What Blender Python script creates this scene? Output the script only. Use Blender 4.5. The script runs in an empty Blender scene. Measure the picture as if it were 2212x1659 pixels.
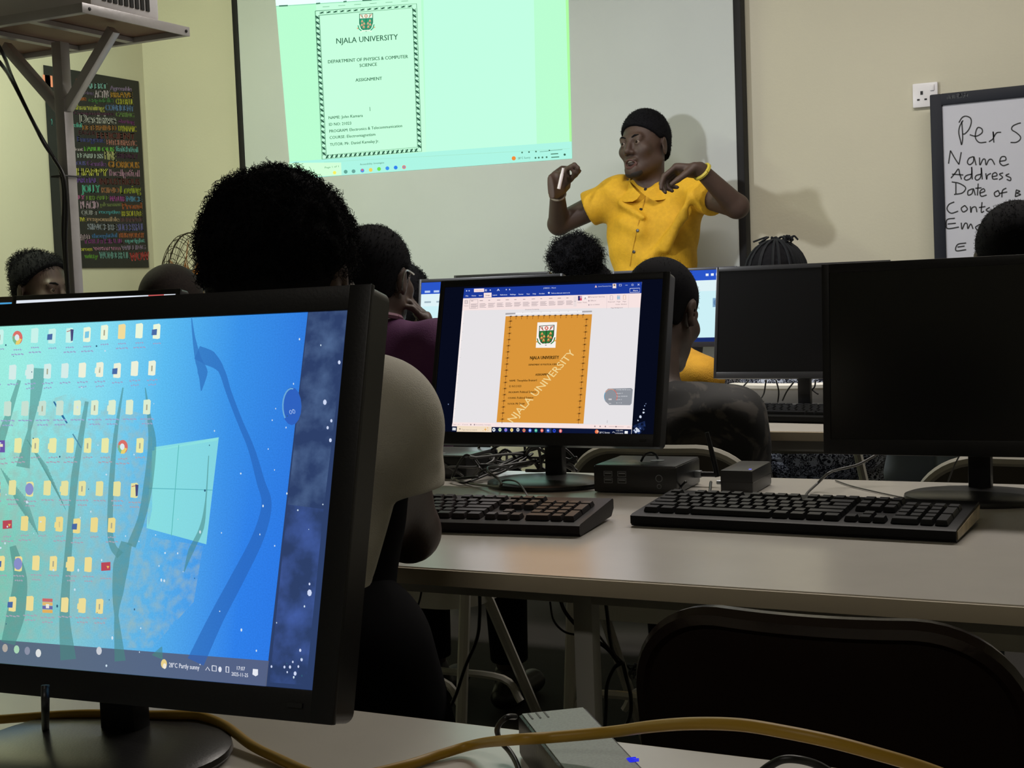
import bpy, math, random
import numpy as np
from mathutils import Vector, Matrix
random.seed(7); np.random.seed(7)
C = bpy.context.scene.collection
# ---------------------------------------------------------------- camera
FPX = 3000.0; CX, CY = 1106.0, 829.5
PSI = math.radians(26.5); PIT = math.atan(.0678); ROL = math.atan(.038); HC = 1.09
CAM = np.array([0, 0, HC])
_R0 = np.array([math.cos(PSI), math.sin(PSI), 0]); _F0 = np.array([-math.sin(PSI), math.cos(PSI), 0]); _U0 = np.array([0, 0, 1.])
FW = _F0*math.cos(PIT)-_U0*math.sin(PIT); _U1 = _U0*math.cos(PIT)+_F0*math.sin(PIT)
RT = _R0*math.cos(ROL)-_U1*math.sin(ROL); UP = _U1*math.cos(ROL)+_R0*math.sin(ROL)
cd = bpy.data.cameras.new('camera'); cam = bpy.data.objects.new('camera', cd); C.objects.link(cam)
cd.sensor_fit = 'HORIZONTAL'; cd.sensor_width = 36; cd.lens = 36*FPX/2212; cd.clip_start = .02; cd.clip_end = 60
cam.matrix_world = Matrix(((RT[0], UP[0], -FW[0], 0), (RT[1], UP[1], -FW[1], 0), (RT[2], UP[2], -FW[2], HC), (0, 0, 0, 1)))
bpy.context.scene.camera = cam
def ray(x, y): return FW+RT*((x-CX)/FPX)-UP*((y-CY)/FPX)
def at(x, y, d): return CAM+ray(x, y)*d                      # a place seen in the photo, d metres deep
def onZ(x, y, z): r = ray(x, y); return CAM+r*((z-HC)/r[2])
def onY(x, y, Y): r = ray(x, y); return CAM+r*(Y/r[1])
def onX(x, y, X): r = ray(x, y); return CAM+r*(X/r[0])
def lin(c):
    c = c/255.; return c/12.92 if c <= .04045 else ((c+.055)/1.055)**2.4
def rgb(h):
    if isinstance(h, str): h = h.lstrip('#'); h = tuple(int(h[i:i+2], 16) for i in (0, 2, 4))
    return (lin(h[0]), lin(h[1]), lin(h[2]), 1)
# ---------------------------------------------------------------- materials
MATS = {}
def mat(name, col, rough=.5, metal=0., noise=None, bump=None, spec=.5, col2=None, sheen=0, coat=0):
    """principled material; noise=(scale, amount) varies the colour, bump=(scale, strength)"""
    if name in MATS: return MATS[name]
    m = bpy.data.materials.new(name); m.use_nodes = True; nt = m.node_tree; b = nt.nodes['Principled BSDF']
    c = rgb(col) if isinstance(col, str) else (*col, 1)
    b.inputs['Base Color'].default_value = c; b.inputs['Roughness'].default_value = rough; b.inputs['Metallic'].default_value = metal
    b.inputs['Specular IOR Level'].default_value = spec
    if sheen: b.inputs['Sheen Weight'].default_value = sheen
    if coat: b.inputs['Coat Weight'].default_value = coat; b.inputs['Coat Roughness'].default_value = .1
    tc = nt.nodes.new('ShaderNodeTexCoord')
    if noise:
        n = nt.nodes.new('ShaderNodeTexNoise'); n.inputs['Scale'].default_value = noise[0]; n.inputs['Detail'].default_value = 5
        nt.links.new(tc.outputs['Object'], n.inputs['Vector'])
        r = nt.nodes.new('ShaderNodeMix'); r.data_type = 'RGBA'
        c2 = (rgb(col2) if isinstance(col2, str) else (*col2, 1)) if col2 else tuple(x*(1-noise[1]) for x in c[:3])+(1,)
        r.inputs[6].default_value = c; r.inputs[7].default_value = c2
        mr = nt.nodes.new('ShaderNodeMapRange'); mr.inputs[1].default_value = .35; mr.inputs[2].default_value = .65
        nt.links.new(n.outputs['Fac'], mr.inputs[0]); nt.links.new(mr.outputs[0], r.inputs[0]); nt.links.new(r.outputs[2], b.inputs['Base Color'])
    if bump:
        n2 = nt.nodes.new('ShaderNodeTexNoise'); n2.inputs['Scale'].default_value = bump[0]; n2.inputs['Detail'].default_value = 4
        nt.links.new(tc.outputs['Object'], n2.inputs['Vector'])
        bp = nt.nodes.new('ShaderNodeBump'); bp.inputs['Strength'].default_value = bump[1]; bp.inputs['Distance'].default_value = .01
        nt.links.new(n2.outputs['Fac'], bp.inputs['Height']); nt.links.new(bp.outputs[0], b.inputs['Normal'])
    MATS[name] = m; return m
def emis(name, col, k=1., sample=False):
    if name in MATS: return MATS[name]
    m = bpy.data.materials.new(name); m.use_nodes = True; nt = m.node_tree; nt.nodes.clear()
    e = nt.nodes.new('ShaderNodeEmission'); o = nt.nodes.new('ShaderNodeOutputMaterial')
    e.inputs[0].default_value = rgb(col) if isinstance(col, str) else (*col, 1); e.inputs[1].default_value = k
    nt.links.new(e.outputs[0], o.inputs[0])
    if not sample: m.cycles.emission_sampling = 'NONE'
    MATS[name] = m; return m
# ---------------------------------------------------------------- objects
def thing(name, label, cat, loc=(0, 0, 0), rotz=0., group=None):
    o = bpy.data.objects.new(name, None); C.objects.link(o); o.empty_display_size = .05
    o.matrix_world = Matrix.Translation(Vector(loc)) @ Matrix.Rotation(rotz, 4, 'Z')
    o['label'] = label; o['category'] = cat
    if group: o['group'] = group
    return o
def tag(o, label, cat, group=None):
    o['label'] = label; o['category'] = cat
    if group: o['group'] = group
    return o
def struct(o): o['kind'] = 'structure'; return o
def wm(o):
    M = o.matrix_basis.copy(); p = o.parent
    while p: M = p.matrix_basis @ M; p = p.parent
    return M
def link(name, me, mats, parent=None, smooth=True, origin=None, label=None):
    """links mesh data given in world coordinates as an object (under its parent)"""
    o = bpy.data.objects.new(name, me); C.objects.link(o)
    for m in (mats if isinstance(mats, (list, tuple)) else [mats]): me.materials.append(m)
    if parent:
        o.parent = parent; me.transform(wm(parent).inverted())
    elif origin is not None:
        o.matrix_basis = Matrix.Translation(Vector(origin)); me.transform(Matrix.Translation(-Vector(origin)))
    if smooth is not None and len(me.polygons):
        me.polygons.foreach_set('use_smooth', [bool(smooth)]*len(me.polygons))
        if smooth == 'auto': me.set_sharp_from_angle(angle=math.radians(38))
    if label: o['label'] = label
    me.update(); return o
class MB:
    """collects shapes into one mesh"""
    def __init__(s): s.v = []; s.f = []; s.mi = []; s.cur = 0
    def add(s, v, f):
        b = len(s.v); s.v += [tuple(map(float, p)) for p in v]; s.f += [tuple(b+i for i in q) for q in f]; s.mi += [s.cur]*len(f); return s
    def box(s, c, size, rot=None, bev=0.):
        """box with bevelled edges; rot = 3x3 matrix whose columns are the box axes"""
        import bmesh
        bm = bmesh.new(); bmesh.ops.create_cube(bm, size=1.)
        bmesh.ops.scale(bm, vec=Vector(size), verts=bm.verts)
        if bev > 0: bmesh.ops.bevel(bm, geom=bm.edges[:], offset=min(bev, .49*min(size)), segments=2, profile=.6, affect='EDGES')
        bm.verts.index_update()
        R = np.eye(3) if rot is None else np.asarray(rot)
        s.add([np.asarray(c)+R@np.array(v.co) for v in bm.verts], [[v.index for v in f.verts] for f in bm.faces]); bm.free(); return s
    def prism(s, pts, a, x, y, n, depth):
        """polygon pts (2D, ccw) in frame (origin a, axes x, y) extruded by depth along n"""
        k = len(pts); v = [a+x*p[0]+y*p[1] for p in pts]+[a+x*p[0]+y*p[1]+n*depth for p in pts]
        f = [tuple(range(k))[::-1], tuple(range(k, 2*k))]+[(i, (i+1) % k, k+(i+1) % k, k+i) for i in range(k)]
        return s.add(v, f)
    def tube(s, pts, r, seg=8, cap=True, flat=None):
        pts = [np.asarray(p, float) for p in pts]; n = len(pts); rs = r if isinstance(r, (list, tuple, np.ndarray)) else [r]*n
        T = []
        for i in range(n):
            t = pts[min(i+1, n-1)]-pts[max(i-1, 0)]; l = np.linalg.norm(t); T.append(t/l if l > 1e-9 else np.array([0, 0, 1.]))
        u = np.cross(T[0], [0, 0, 1.]) if abs(T[0][2]) < .9 else np.cross(T[0], [1., 0, 0]); u /= np.linalg.norm(u)
        v = []; f = []
        for i in range(n):
            u = u-T[i]*(u@T[i]); u /= np.linalg.norm(u)+1e-12; w = np.cross(T[i], u)
            for k in range(seg):
                a = 2*math.pi*k/seg; v.append(pts[i]+(u*math.cos(a)+w*math.sin(a))*rs[i])
        for i in range(n-1):
            for k in range(seg): f.append((i*seg+k, i*seg+(k+1) % seg, (i+1)*seg+(k+1) % seg, (i+1)*seg+k))
        if cap: f += [tuple(range(seg))[::-1], tuple((n-1)*seg+k for k in range(seg))]
        return s.add(v, f)
    def lathe(s, prof, c, axis=(0, 0, 1), seg=32, sx=1., sy=1.):
        """profile [(radius, height)] about axis through c; sx, sy stretch"""
        ax = np.asarray(axis, float); ax /= np.linalg.norm(ax)
        u = np.array([1., 0, 0]) if abs(ax[0]) < .9 else np.array([0, 1., 0]); u = u-ax*(u@ax); u /= np.linalg.norm(u); w = np.cross(ax, u)
        v = []; f = []; n = len(prof)
        for r, h in prof:
            for k in range(seg):
                a = 2*math.pi*k/seg; v.append(np.asarray(c)+u*r*sx*math.cos(a)+w*r*sy*math.sin(a)+ax*h)
        for i in range(n-1):
            for k in range(seg): f.append((i*seg+k, i*seg+(k+1) % seg, (i+1)*seg+(k+1) % seg, (i+1)*seg+k))
        f += [tuple(range(seg))[::-1], tuple((n-1)*seg+k for k in range(seg))]
        return s.add(v, f)
    def mesh(s, name):
        me = bpy.data.meshes.new(name); me.from_pydata(s.v, [], s.f)
        if any(s.mi): me.polygons.foreach_set('material_index', s.mi)
        return me
    def build(s, name, mats, parent=None, smooth='auto', origin=None, label=None):
        return link(name, s.mesh(name), mats, parent, smooth, origin, label)
def spline(pts, n=8):
    """Catmull-Rom through the points"""
    P = [np.asarray(p, float) for p in pts]; P = [2*P[0]-P[1]]+P+[2*P[-1]-P[-2]]; o = []
    for i in range(1, len(P)-2):
        for k in range(n):
            t = k/n; a, b, c, d = P[i-1:i+3]
            o.append(.5*(2*b+(c-a)*t+(2*a-5*b+4*c-d)*t*t+(3*b-a-3*c+d)*t**3))
    o.append(P[-2]); return o
def rrect(w, h, r, n=5):
    """rounded rectangle, ccw, centred"""
    if not isinstance(r, (list, tuple)): r = [r]*4
    o = []
    for k, (sx, sy) in enumerate(((1, -1), (1, 1), (-1, 1), (-1, -1))):
        q = r[k]
        for i in range(n+1):
            a = -math.pi/2+k*math.pi/2+i*math.pi/2/n
            o.append((sx*(w/2-q)+q*math.cos(a), sy*(h/2-q)+q*math.sin(a)))
    return o
# ---------------------------------------------------------------- flat drawings on real planes
_fc = {}
def glyphs(text):
    if text in _fc: return _fc[text]
    cu = bpy.data.curves.new('t', 'FONT'); cu.body = text; cu.size = 1; cu.resolution_u = 2; cu.fill_mode = 'FRONT'
    o = bpy.data.objects.new('t', cu); C.objects.link(o)
    dg = bpy.context.evaluated_depsgraph_get(); me = bpy.data.meshes.new_from_object(o.evaluated_get(dg))
    v = [(p.co.x, p.co.y) for p in me.vertices]; f = [tuple(p.vertices) for p in me.polygons]
    bpy.data.objects.remove(o); bpy.data.curves.remove(cu); bpy.data.meshes.remove(me)
    if v:
        xs = [p[0] for p in v]; x0, x1 = min(xs), max(xs)
    else: x0, x1 = 0, 1
    _fc[text] = (v, f, x0, max(x1-x0, 1e-3)); return _fc[text]
CAP = .73
class Flat:
    """shapes drawn on the plane o + a*x + b*u; places may be given in photo pixels (px=True)"""
    def __init__(s, o, x, u, emit=True, k=1., step=.00025):
        s.o = np.asarray(o, float); s.x = np.asarray(x, float)/np.linalg.norm(x); s.u = np.asarray(u, float)
        s.u = s.u-s.x*(s.u@s.x); s.u /= np.linalg.norm(s.u); s.n = np.cross(s.x, s.u)
        s.v = []; s.f = []; s.mi = []; s.cols = []; s.emit = emit; s.k = k; s.step = step; s.lay = 0; s.special = {}
    def hit(s, px, py):
        r = ray(px, py); t = ((s.o-CAM)@s.n)/(r@s.n); q = CAM+r*t-s.o; return np.array([q@s.x, q@s.u])
    def ci(s, col):
        if col not in s.cols: s.cols.append(col)
        return s.cols.index(col)
    def raw(s, pts, faces, col, lay=None):
        b = len(s.v); z = s.step*(s.lay if lay is None else lay)
        s.v += [s.o+s.x*p[0]+s.u*p[1]+s.n*z for p in pts]; c = s.ci(col)
        for q in faces: s.f.append(tuple(b+i for i in q)); s.mi.append(c)
    def poly(s, pts, col, px=True, lay=None):
        p = [s.hit(*q) for q in pts] if px else pts
        if sum(p[i][0]*p[(i+1) % len(p)][1]-p[(i+1) % len(p)][0]*p[i][1] for i in range(len(p))) < 0: p = p[::-1]
        s.raw(p, [tuple(range(len(p)))], col, lay)
    def rect(s, x0, y0, x1, y1, col, lay=None): s.poly([(x0, y0), (x1, y0), (x1, y1), (x0, y1)], col, False, lay)
    def line(s, pts, w, col, px=True, lay=None, smooth=0):
        """ribbon; w in the units of pts (one width, or one for each point)"""
        P = [np.asarray(p, float) for p in pts]; ws = list(w) if isinstance(w, (list, tuple)) else [w]*len(P)
        if smooth and len(P) > 2:
            ws = [x for i in range(len(ws)-1) for x in np.linspace(ws[i], ws[i+1], smooth, endpoint=False)]+[ws[-1]]; P = spline(P, smooth)
        L = []; R_ = []
        for i in range(len(P)):
            t = P[min(i+1, len(P)-1)]-P[max(i-1, 0)]; t = t/(np.linalg.norm(t)+1e-9); n = np.array([-t[1], t[0]])*ws[i]/2
            L.append(P[i]+n); R_.append(P[i]-n)
        for i in range(len(P)-1): s.poly([L[i], R_[i], R_[i+1], L[i+1]], col, px, lay)
    def text(s, t, p0, p1, h, col, up=None, lay=None, bold=0., px=True):
        """text whose baseline runs p0 -> p1, capital height h"""
        v, f, x0, w = glyphs(t); p0 = np.asarray(p0, float); p1 = np.asarray(p1, float); d = (p1-p0)/w
        if up is None:
            q = (p1-p0)/np.linalg.norm(p1-p0); up = np.array([q[1], -q[0]]) if px else np.array([-q[1], q[0]])
        up = np.asarray(up, float)*h/CAP
        for dx in ([-bold, 0, bold] if bold else [0]):
            pts = [p0+d*(a-x0+dx)+up*b for a, b in v]
            if px: pts = [s.hit(*q) for q in pts]
            s.raw(pts, f, col, lay)
    def disc(s, c, r, col, px=True, lay=None, n=16, ry=None):
        s.poly([(c[0]+r*math.cos(a), c[1]+(ry or r)*math.sin(a)) for a in np.linspace(0, 2*math.pi, n, endpoint=False)], col, px, lay)
    def build(s, name, parent=None, label=None):
        me = bpy.data.meshes.new(name); me.from_pydata([tuple(p) for p in s.v], [], s.f); me.polygons.foreach_set('material_index', s.mi)
        ms = []
        for i, c in enumerate(s.cols):
            if c in s.special: ms.append(s.special[c])
            elif s.emit: ms.append(emis(f'glow {c} {s.k}', c, s.k, sample=(i == 0)))
            else: ms.append(mat(f'ink {c}', c, .6))
        uv = me.uv_layers.new(name='UVMap'); li = np.zeros(len(me.loops), int); me.loops.foreach_get('vertex_index', li)
        V = np.array(s.v)-s.o; ab = np.stack([V@s.x, V@s.u], 1)[li]; uv.data.foreach_set('uv', ab.ravel().astype(float))
        return link(name, me, ms, parent, False, None, label)
# ---------------------------------------------------------------- distance-field modelling for bodies and cloth
class Vol:
    def __init__(s, lo, hi, vox):
        s.lo = np.asarray(lo, float); s.h = vox; s.n = np.ceil((np.asarray(hi)-s.lo)/vox).astype(int)+1
        s.D = np.full(s.n, 1., np.float32)
    def _box(s, lo, hi, m):
        a = np.clip(np.floor((np.asarray(lo)-m-s.lo)/s.h).astype(int), 0, s.n); b = np.clip(np.ceil((np.asarray(hi)+m-s.lo)/s.h).astype(int)+1, 0, s.n)
        if np.any(b <= a): return None, None
        g = [s.lo[i]+s.h*np.arange(a[i], b[i]) for i in range(3)]
        return (slice(a[0], b[0]), slice(a[1], b[1]), slice(a[2], b[2])), np.stack(np.meshgrid(*g, indexing='ij'), -1)
    def _put(s, sl, d, k, op):
        D = s.D[sl]
        if op == 'sub':
            d = -d; hh = np.clip(.5-.5*(D-d)/max(k, 1e-6), 0, 1); s.D[sl] = D*(1-hh)+d*hh+k*hh*(1-hh)
        else:
            hh = np.clip(.5+.5*(d-D)/max(k, 1e-6), 0, 1); s.D[sl] = d*(1-hh)+D*hh-k*hh*(1-hh)
    def cap(s, a, b, ra, rb=None, k=.01, op='add', flat=None):
        """tapered capsule; flat=(axis, factor) squeezes it along an axis"""
        rb = ra if rb is None else rb; a = np.asarray(a, float); b = np.asarray(b, float); R = max(ra, rb)*(max(1, flat[1]) if flat else 1)
        sl, p = s._box(np.minimum(a, b)-R, np.maximum(a, b)+R, k+3*s.h)
        if sl is None: return s
        ab = b-a; t = np.clip(((p-a)@ab)/max(ab@ab, 1e-12), 0, 1); q = p-a-t[..., None]*ab
        if flat:
            ax = np.asarray(flat[0], float); ax = ax/np.linalg.norm(ax); q = q+(q@ax)[..., None]*ax*(1/flat[1]-1)
        d = np.linalg.norm(q, axis=-1)-(ra+(rb-ra)*t)
        if flat: d = d*min(1, flat[1])
        s._put(sl, d.astype(np.float32), k, op); return s
    def ell(s, c, r, rot=None, k=.01, op='add'):
        c = np.asarray(c, float); r = np.asarray(r, float); M = np.eye(3) if rot is None else np.asarray(rot)
        e = np.sqrt(((M*r)**2).sum(1)); sl, p = s._box(c-e, c+e, k+3*s.h)
        if sl is None: return s
        q = (p-c)@M; k0 = np.linalg.norm(q/r, axis=-1); k1 = np.linalg.norm(q/(r*r), axis=-1)+1e-9
        s._put(sl, (k0*(k0-1)/k1).astype(np.float32), k, op); return s
    def cut(s, p0, n, lo=None, hi=None, k=.004):
        """keeps the side that n points away from (inside an optional box)"""
        lo = s.lo if lo is None else lo; hi = s.lo+s.h*s.n if hi is None else hi
        sl, p = s._box(lo, hi, 0)
        if sl is None: return s
        n = np.asarray(n, float); n = n/np.linalg.norm(n); d = -((p-np.asarray(p0))@n)
        s._put(sl, d.astype(np.float32), k, 'sub'); return s
    def ripple(s, fn):
        sl, p = s._box(s.lo, s.lo+s.h*s.n, 0); m = np.abs(s.D[sl]) < .05
        s.D[sl][m] += fn(p[m]).astype(np.float32); return s
    def mesh(s, name, smooth=1):
        D = s.D; I = D < 0; n = s.n
        I[0] = I[-1] = False; I[:, 0] = I[:, -1] = False; I[:, :, 0] = I[:, :, -1] = False
        c = np.zeros(n-1, np.uint8)
        for i in (0, 1):
            for j in (0, 1):
                for k in (0, 1): c += I[i:n[0]-1+i, j:n[1]-1+j, k:n[2]-1+k]
        cells = np.argwhere((c > 0) & (c < 8)); idx = np.full(n-1, -1, np.int32); idx[tuple(cells.T)] = np.arange(len(cells))
        acc = np.zeros((len(cells), 3)); cnt = np.zeros(len(cells))
        cor = [np.array(q) for q in ((0, 0, 0), (1, 0, 0), (0, 1, 0), (1, 1, 0), (0, 0, 1), (1, 0, 1), (0, 1, 1), (1, 1, 1))]
        vals = [D[tuple((cells+q).T)] for q in cor]
        for a, b in ((0, 1), (2, 3), (4, 5), (6, 7), (0, 2), (1, 3), (4, 6), (5, 7), (0, 4), (1, 5), (2, 6), (3, 7)):
            va, vb = vals[a], vals[b]; m = (va < 0) != (vb < 0); t = np.where(m, va/np.where(m, va-vb, 1), 0)
            acc += np.where(m[:, None], cor[a]+(cor[b]-cor[a])*t[:, None], 0); cnt += m
        V = s.lo+s.h*(cells+acc/np.maximum(cnt, 1)[:, None]); F = []
        for ax in range(3):
            o = [slice(0, n[i]-1) for i in range(3)]; A = I[tuple(o)]; o[ax] = slice(1, n[ax]); B = I[tuple(o)]
            e = np.argwhere(A != B); e1, e2 = [i for i in range(3) if i != ax]; e = e[(e[:, e1] > 0) & (e[:, e2] > 0)]
            d1 = np.eye(3, dtype=int)[e1]; d2 = np.eye(3, dtype=int)[e2]
            q = np.stack([idx[tuple((e-d1-d2).T)], idx[tuple((e-d2).T)], idx[tuple(e.T)], idx[tuple((e-d1).T)]], 1)
            ins = A[tuple(e.T)]; flip = ins if ax == 1 else ~ins; q[flip] = q[flip][:, ::-1]; F.append(q)
        F = np.concatenate(F); F = F[(F >= 0).all(1)]
        for _ in range(smooth):
            S = np.zeros_like(V); k = np.zeros(len(V))
            for a, b in ((0, 1), (1, 2), (2, 3), (3, 0)):
                np.add.at(S, F[:, a], V[F[:, b]]); np.add.at(S, F[:, b], V[F[:, a]]); np.add.at(k, F[:, a], 1); np.add.at(k, F[:, b], 1)
            V = V*.5+.5*S/np.maximum(k, 1)[:, None]
        me = bpy.data.meshes.new(name); me.vertices.add(len(V)); me.vertices.foreach_set('co', V.ravel())
        me.loops.add(F.size); me.loops.foreach_set('vertex_index', F.ravel().astype(np.int32))
        me.polygons.add(len(F)); me.polygons.foreach_set('loop_start', np.arange(0, F.size, 4, dtype=np.int32)); me.update(calc_edges=True); me.validate()
        return me
def unit(v): v = np.asarray(v, float); return v/np.linalg.norm(v)
def yawdir(a): return np.array([-math.sin(a), math.cos(a), 0])     # a = 0 looks along +Y, positive turns to the left
# ================================================================ the room
M_wall = mat('wall paint', '#bfbca9', .75, noise=(1.3, .06), bump=(90, .06))
M_floor = mat('floor tile', '#2a2724', .85, noise=(3, .25), bump=(25, .05))
M_ceil = mat('ceiling paint', '#b5aa96', .85)
XL, XR, YF, YB, ZC = -4.56, 2.6, 5.3, -2.6, 2.9
def slab(name, lo, hi, m):
    o = MB().box([(a+b)/2 for a, b in zip(lo, hi)], [b-a for a, b in zip(lo, hi)]).build(name, m); return struct(o)
slab('floor', (XL-.1, YB-.1, -.1), (XR+.1, YF+.1, 0), M_floor)
slab('ceiling', (XL-.1, YB-.1, ZC), (XR+.1, YF+.1, ZC+.1), M_ceil)
slab('wall_front', (XL-.1, YF, 0), (XR+.1, YF+.1, ZC), M_wall)
slab('wall_left', (XL-.1, YB, 0), (XL, YF, ZC), M_wall)
slab('wall_right', (XR, YB, 0), (XR+.1, YF, ZC), M_wall)
slab('wall_back', (XL, YB-.1, 0), (XR, YB, ZC), M_wall)
M_black = mat('black plastic', (.009, .009, .0105), .42, bump=(400, .03), spec=.35)
M_gloss = mat('glossy black plastic', (.010, .010, .012), .16)
M_frame = mat('black board frame', (.009, .009, .010), .55, spec=.2)
# ---------------------------------------------------------------- big board with the projected picture
bl = onY(510, 200, 5.24)[0]; br = onY(1607, 300, 5.24)[0]; zb, zt = .72, 2.62
t = thing('projection_board', 'wide pale wall board with black frame carrying the bright projected document', 'projection screen', ((bl+br)/2, 5.27, zb))
M_board = mat('board surface', '#b5bcbc', .5, noise=(2.2, .05))
MB().box(((bl+br)/2, 5.27, (zb+zt)/2), (br-bl-.01, .055, zt-zb-.01)).build('panel', M_board, t)
fr = MB(); fw = .03
for x in (bl+fw/2, br-fw/2): fr.box((x, 5.268, (zb+zt)/2), (fw, .062, zt-zb), bev=.004)
for z in (zb+fw/2, zt-fw/2): fr.box(((bl+br)/2, 5.268, z), (br-bl, .0615, fw), bev=.004)
fr.build('frame', M_frame, t)
P = Flat((0, 5.241, 0), (1, 0, 0), (0, 0, 1), k=1.08)
def L(a, b, q): return (a[0]+(b[0]-a[0])*q, a[1]+(b[1]-a[1])*q)
TL, TR, BR, BL = (585.5, -112), (1224.8, -150), (1236, 342.5), (628.5, 387)
def W(s, q): return L(L(TL, TR, s), L(BL, BR, s), q)            # content co-ordinates 0..1
def quad(F, a, b, c, d, col, lay): F.poly([a, b, c, d], col, lay=lay)
GB = '#b4f6cb'
quad(P, TL, TR, BR, BL, GB, 0)
quad(P, (1222-4, -149), TR, BR, (1231.5, 343), '#a8f59c', 1)
quad(P, (681, -30), (908, -45), (921, 340), (699, 356), '#c2ffd8', 1)      # the page
quad(P, (914, -45), (1152, -60), (1160, 331), (921, 348), '#bcfbdc', 1)
quad(P, W(0, 0), W(1, 0), W(1, .25), W(0, .25), 'ribbon', 1); P.special['ribbon'] = emis('projected ribbon', '#d4fbee', 1.35); quad(P, W(0, 0), W(1, 0), W(1, .07), W(0, .07), '#7fb4ea', 2)
P.line([W(0, .252), W(1, .252)], 1.5, '#8fcfae', lay=2)
quad(P, W(0, .925), W(1, .925), W(1, 1), W(0, 1), '#a8eedd', 2)
quad(P, (623, 352), (737, 351), (738, 378), (628, 385), '#ccffd2', 3)
P.line([(700, 350), (1231, 321)], 1, '#9fdcc0', lay=2)
INK = '#2f5a48'; INK2 = '#47745f'
# woven page border: twisted dashes along the four sides
def braid(a, b, n, w, lay=3):
    a = np.array(a, float); b = np.array(b, float); d = (b-a)/n; q = np.array([-d[1], d[0]])/np.linalg.norm(d)
    for i in range(n):
        p = a+d*i; P.poly([p+d*.08+q*w*.5, p+d*.5+q*w*.5, p+d*.92-q*w*.5, p+d*.5-q*w*.5], INK, lay=lay)
        P.poly([p+d*.08-q*w*.45, p+d*.36-q*w*.45, p+d*.3-q*w*.1], INK2, lay=lay); P.poly([p+d*.62+q*w*.1, p+d*.92+q*w*.45, p+d*.62+q*w*.45], INK2, lay=lay)
for k, (o, c) in enumerate(((0, '#3a6b55'), (9, '#3a6b55'))):
    P.line([(681+o, 24+o), (900-o, 8+o), (911-o, 327-o), (696+o, 344-o), (681+o, 24+o)], 1.2, c, lay=3)
braid((685.5, 32), (700.5, 338), 26, 7); braid((895, 17), (906.5, 322), 26, 7); braid((702, 339), (904, 324), 20, 7); braid((688, 28), (893, 13), 14, 4)
for s, a, b, h, bo in (('NJALA UNIVERSITY', (727, 94.6), (860, 85.4), 12.5, .012), ('DEPARTMENT OF PHYSICS & COMPUTER', (709, 137), (881.6, 125.5), 7.5, .02), ('SCIENCE', (777, 145), (814.6, 142), 7.2, .02),
        ('ASSIGNMENT', (768.3, 176.5), (825.5, 172.5), 7.2, .02), ('NAME: John Kamara', (710.4, 257.5), (784, 252.4), 6.6, .015), ('ID NO: 21023', (711, 272), (759, 269), 6.6, .015),
        ('PROGRAM: Electronics & Telecommunication', (711.7, 286.7), (869, 274.5), 6.6, .015), ('COURSE: Electromagnetism', (712.3, 300.5), (811, 293), 6.6, .015), ('TUTOR: Mr. Daniel Kamalay Jr.', (713, 315.5), (819, 307.6), 6.6, .015)):
    P.text(s, a, b, h, INK, up=(-.04, -1), lay=3, bold=bo)
def crest(F, x, y, w, h, cols, lay=3, tilt=0., plate=None):
    """university arms: shield with rising sun, green field with gold and red charges, supporters and ribbon"""
    wh, gr, rd, gd, dk = cols
    q = lambda a, b: (x+a*w+tilt*b*h, y+b*h-a*w*.06)
    if plate: F.poly([q(-.62, -.1), (q(.62, -.1)), q(.6, 1.08), q(-.64, 1.08)], plate, lay=lay-1)
    F.poly([q(-.5, 0), q(.5, 0), q(.5, .52), q(.36, .82), q(0, 1), q(-.36, .82), q(-.5, .52)], dk, lay=lay)
    F.poly([q(-.45, .03), q(.45, .03), q(.45, .26), q(-.45, .26)], wh, lay=lay+1)
    F.poly([q(-.45, .28), q(.45, .28), q(.44, .52), q(.32, .78), q(0, .94), q(-.32, .78), q(-.44, .52)], gr, lay=lay+1)
    F.disc(q(0, .14), w*.12, rd, lay=lay+2); F.disc(q(0, .14), w*.06, wh, lay=lay+3)
    for s in (-1, 1):
        F.line([q(s*.42, .05), q(s*.2, .25)], w*.05, rd, lay=lay+2); F.line([q(s*.3, .05), q(s*.24, .22)], w*.04, dk, lay=lay+2)
        for a, b in ((.28, .38), (.14, .52), (.3, .58), (.16, .7)): F.poly([q(s*a-.09, b+.05), q(s*a, b-.06), q(s*a+.09, b+.05)], gd, lay=lay+2); F.line([q(s*a-.08, b+.08), q(s*a+.08, b+.08)], w*.04, rd, lay=lay+2)
        F.line([q(s*.58, .62), q(s*.5, .82), q(s*.25, .98)], w*.07, gr, lay=lay+2); F.disc(q(s*.6, .78), w*.06, gd, lay=lay+2)
    F.line([q(0, .25), q(0, .92)], w*.06, dk, lay=lay+3); F.line([q(-.42, 1.0), q(-.2, .93), q(.2, .93), q(.42, 1.0)], w*.1, wh, lay=lay+3)
crest(P, 791, 29, 30, 40, ('#dff8e0', '#2f9a72', '#d08a70', '#d8b088', '#35735a'))
P.line([(799, 231), (800, 240)], 1, INK, lay=3)
for (x, y), c in zip(((747, 371), (764, 370), (783, 368.5), (801, 367), (819, 365), (837, 363.5), (855, 362), (873, 361)), ('#5f9f8f', '#679f94', '#5f87d8', '#e8d060', '#6fdc50', '#3f8fe8', '#2f7fe8', '#e08070')):
    P.disc((x, y), 4.2, c, lay=4, n=10)
P.disc((783, 367), 2, '#e06a60', lay=5); P.disc((873, 361), 1.8, '#4f9fe0', lay=5)
P.disc((723, 373), 4, '#f0e860', lay=4, n=6)
P.disc((1110, 342), 4.5, '#e88a3a', lay=4); P.text('28°C Sunny', (1119, 344), (1146, 342), 4.5, INK2, lay=4)
for x in (1157, 1164, 1172, 1181): P.rect(0, 0, 0, 0, INK2, 4); P.disc((x, 341-(x-1157)*.06), 2.2, INK2, lay=4, n=6)
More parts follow.
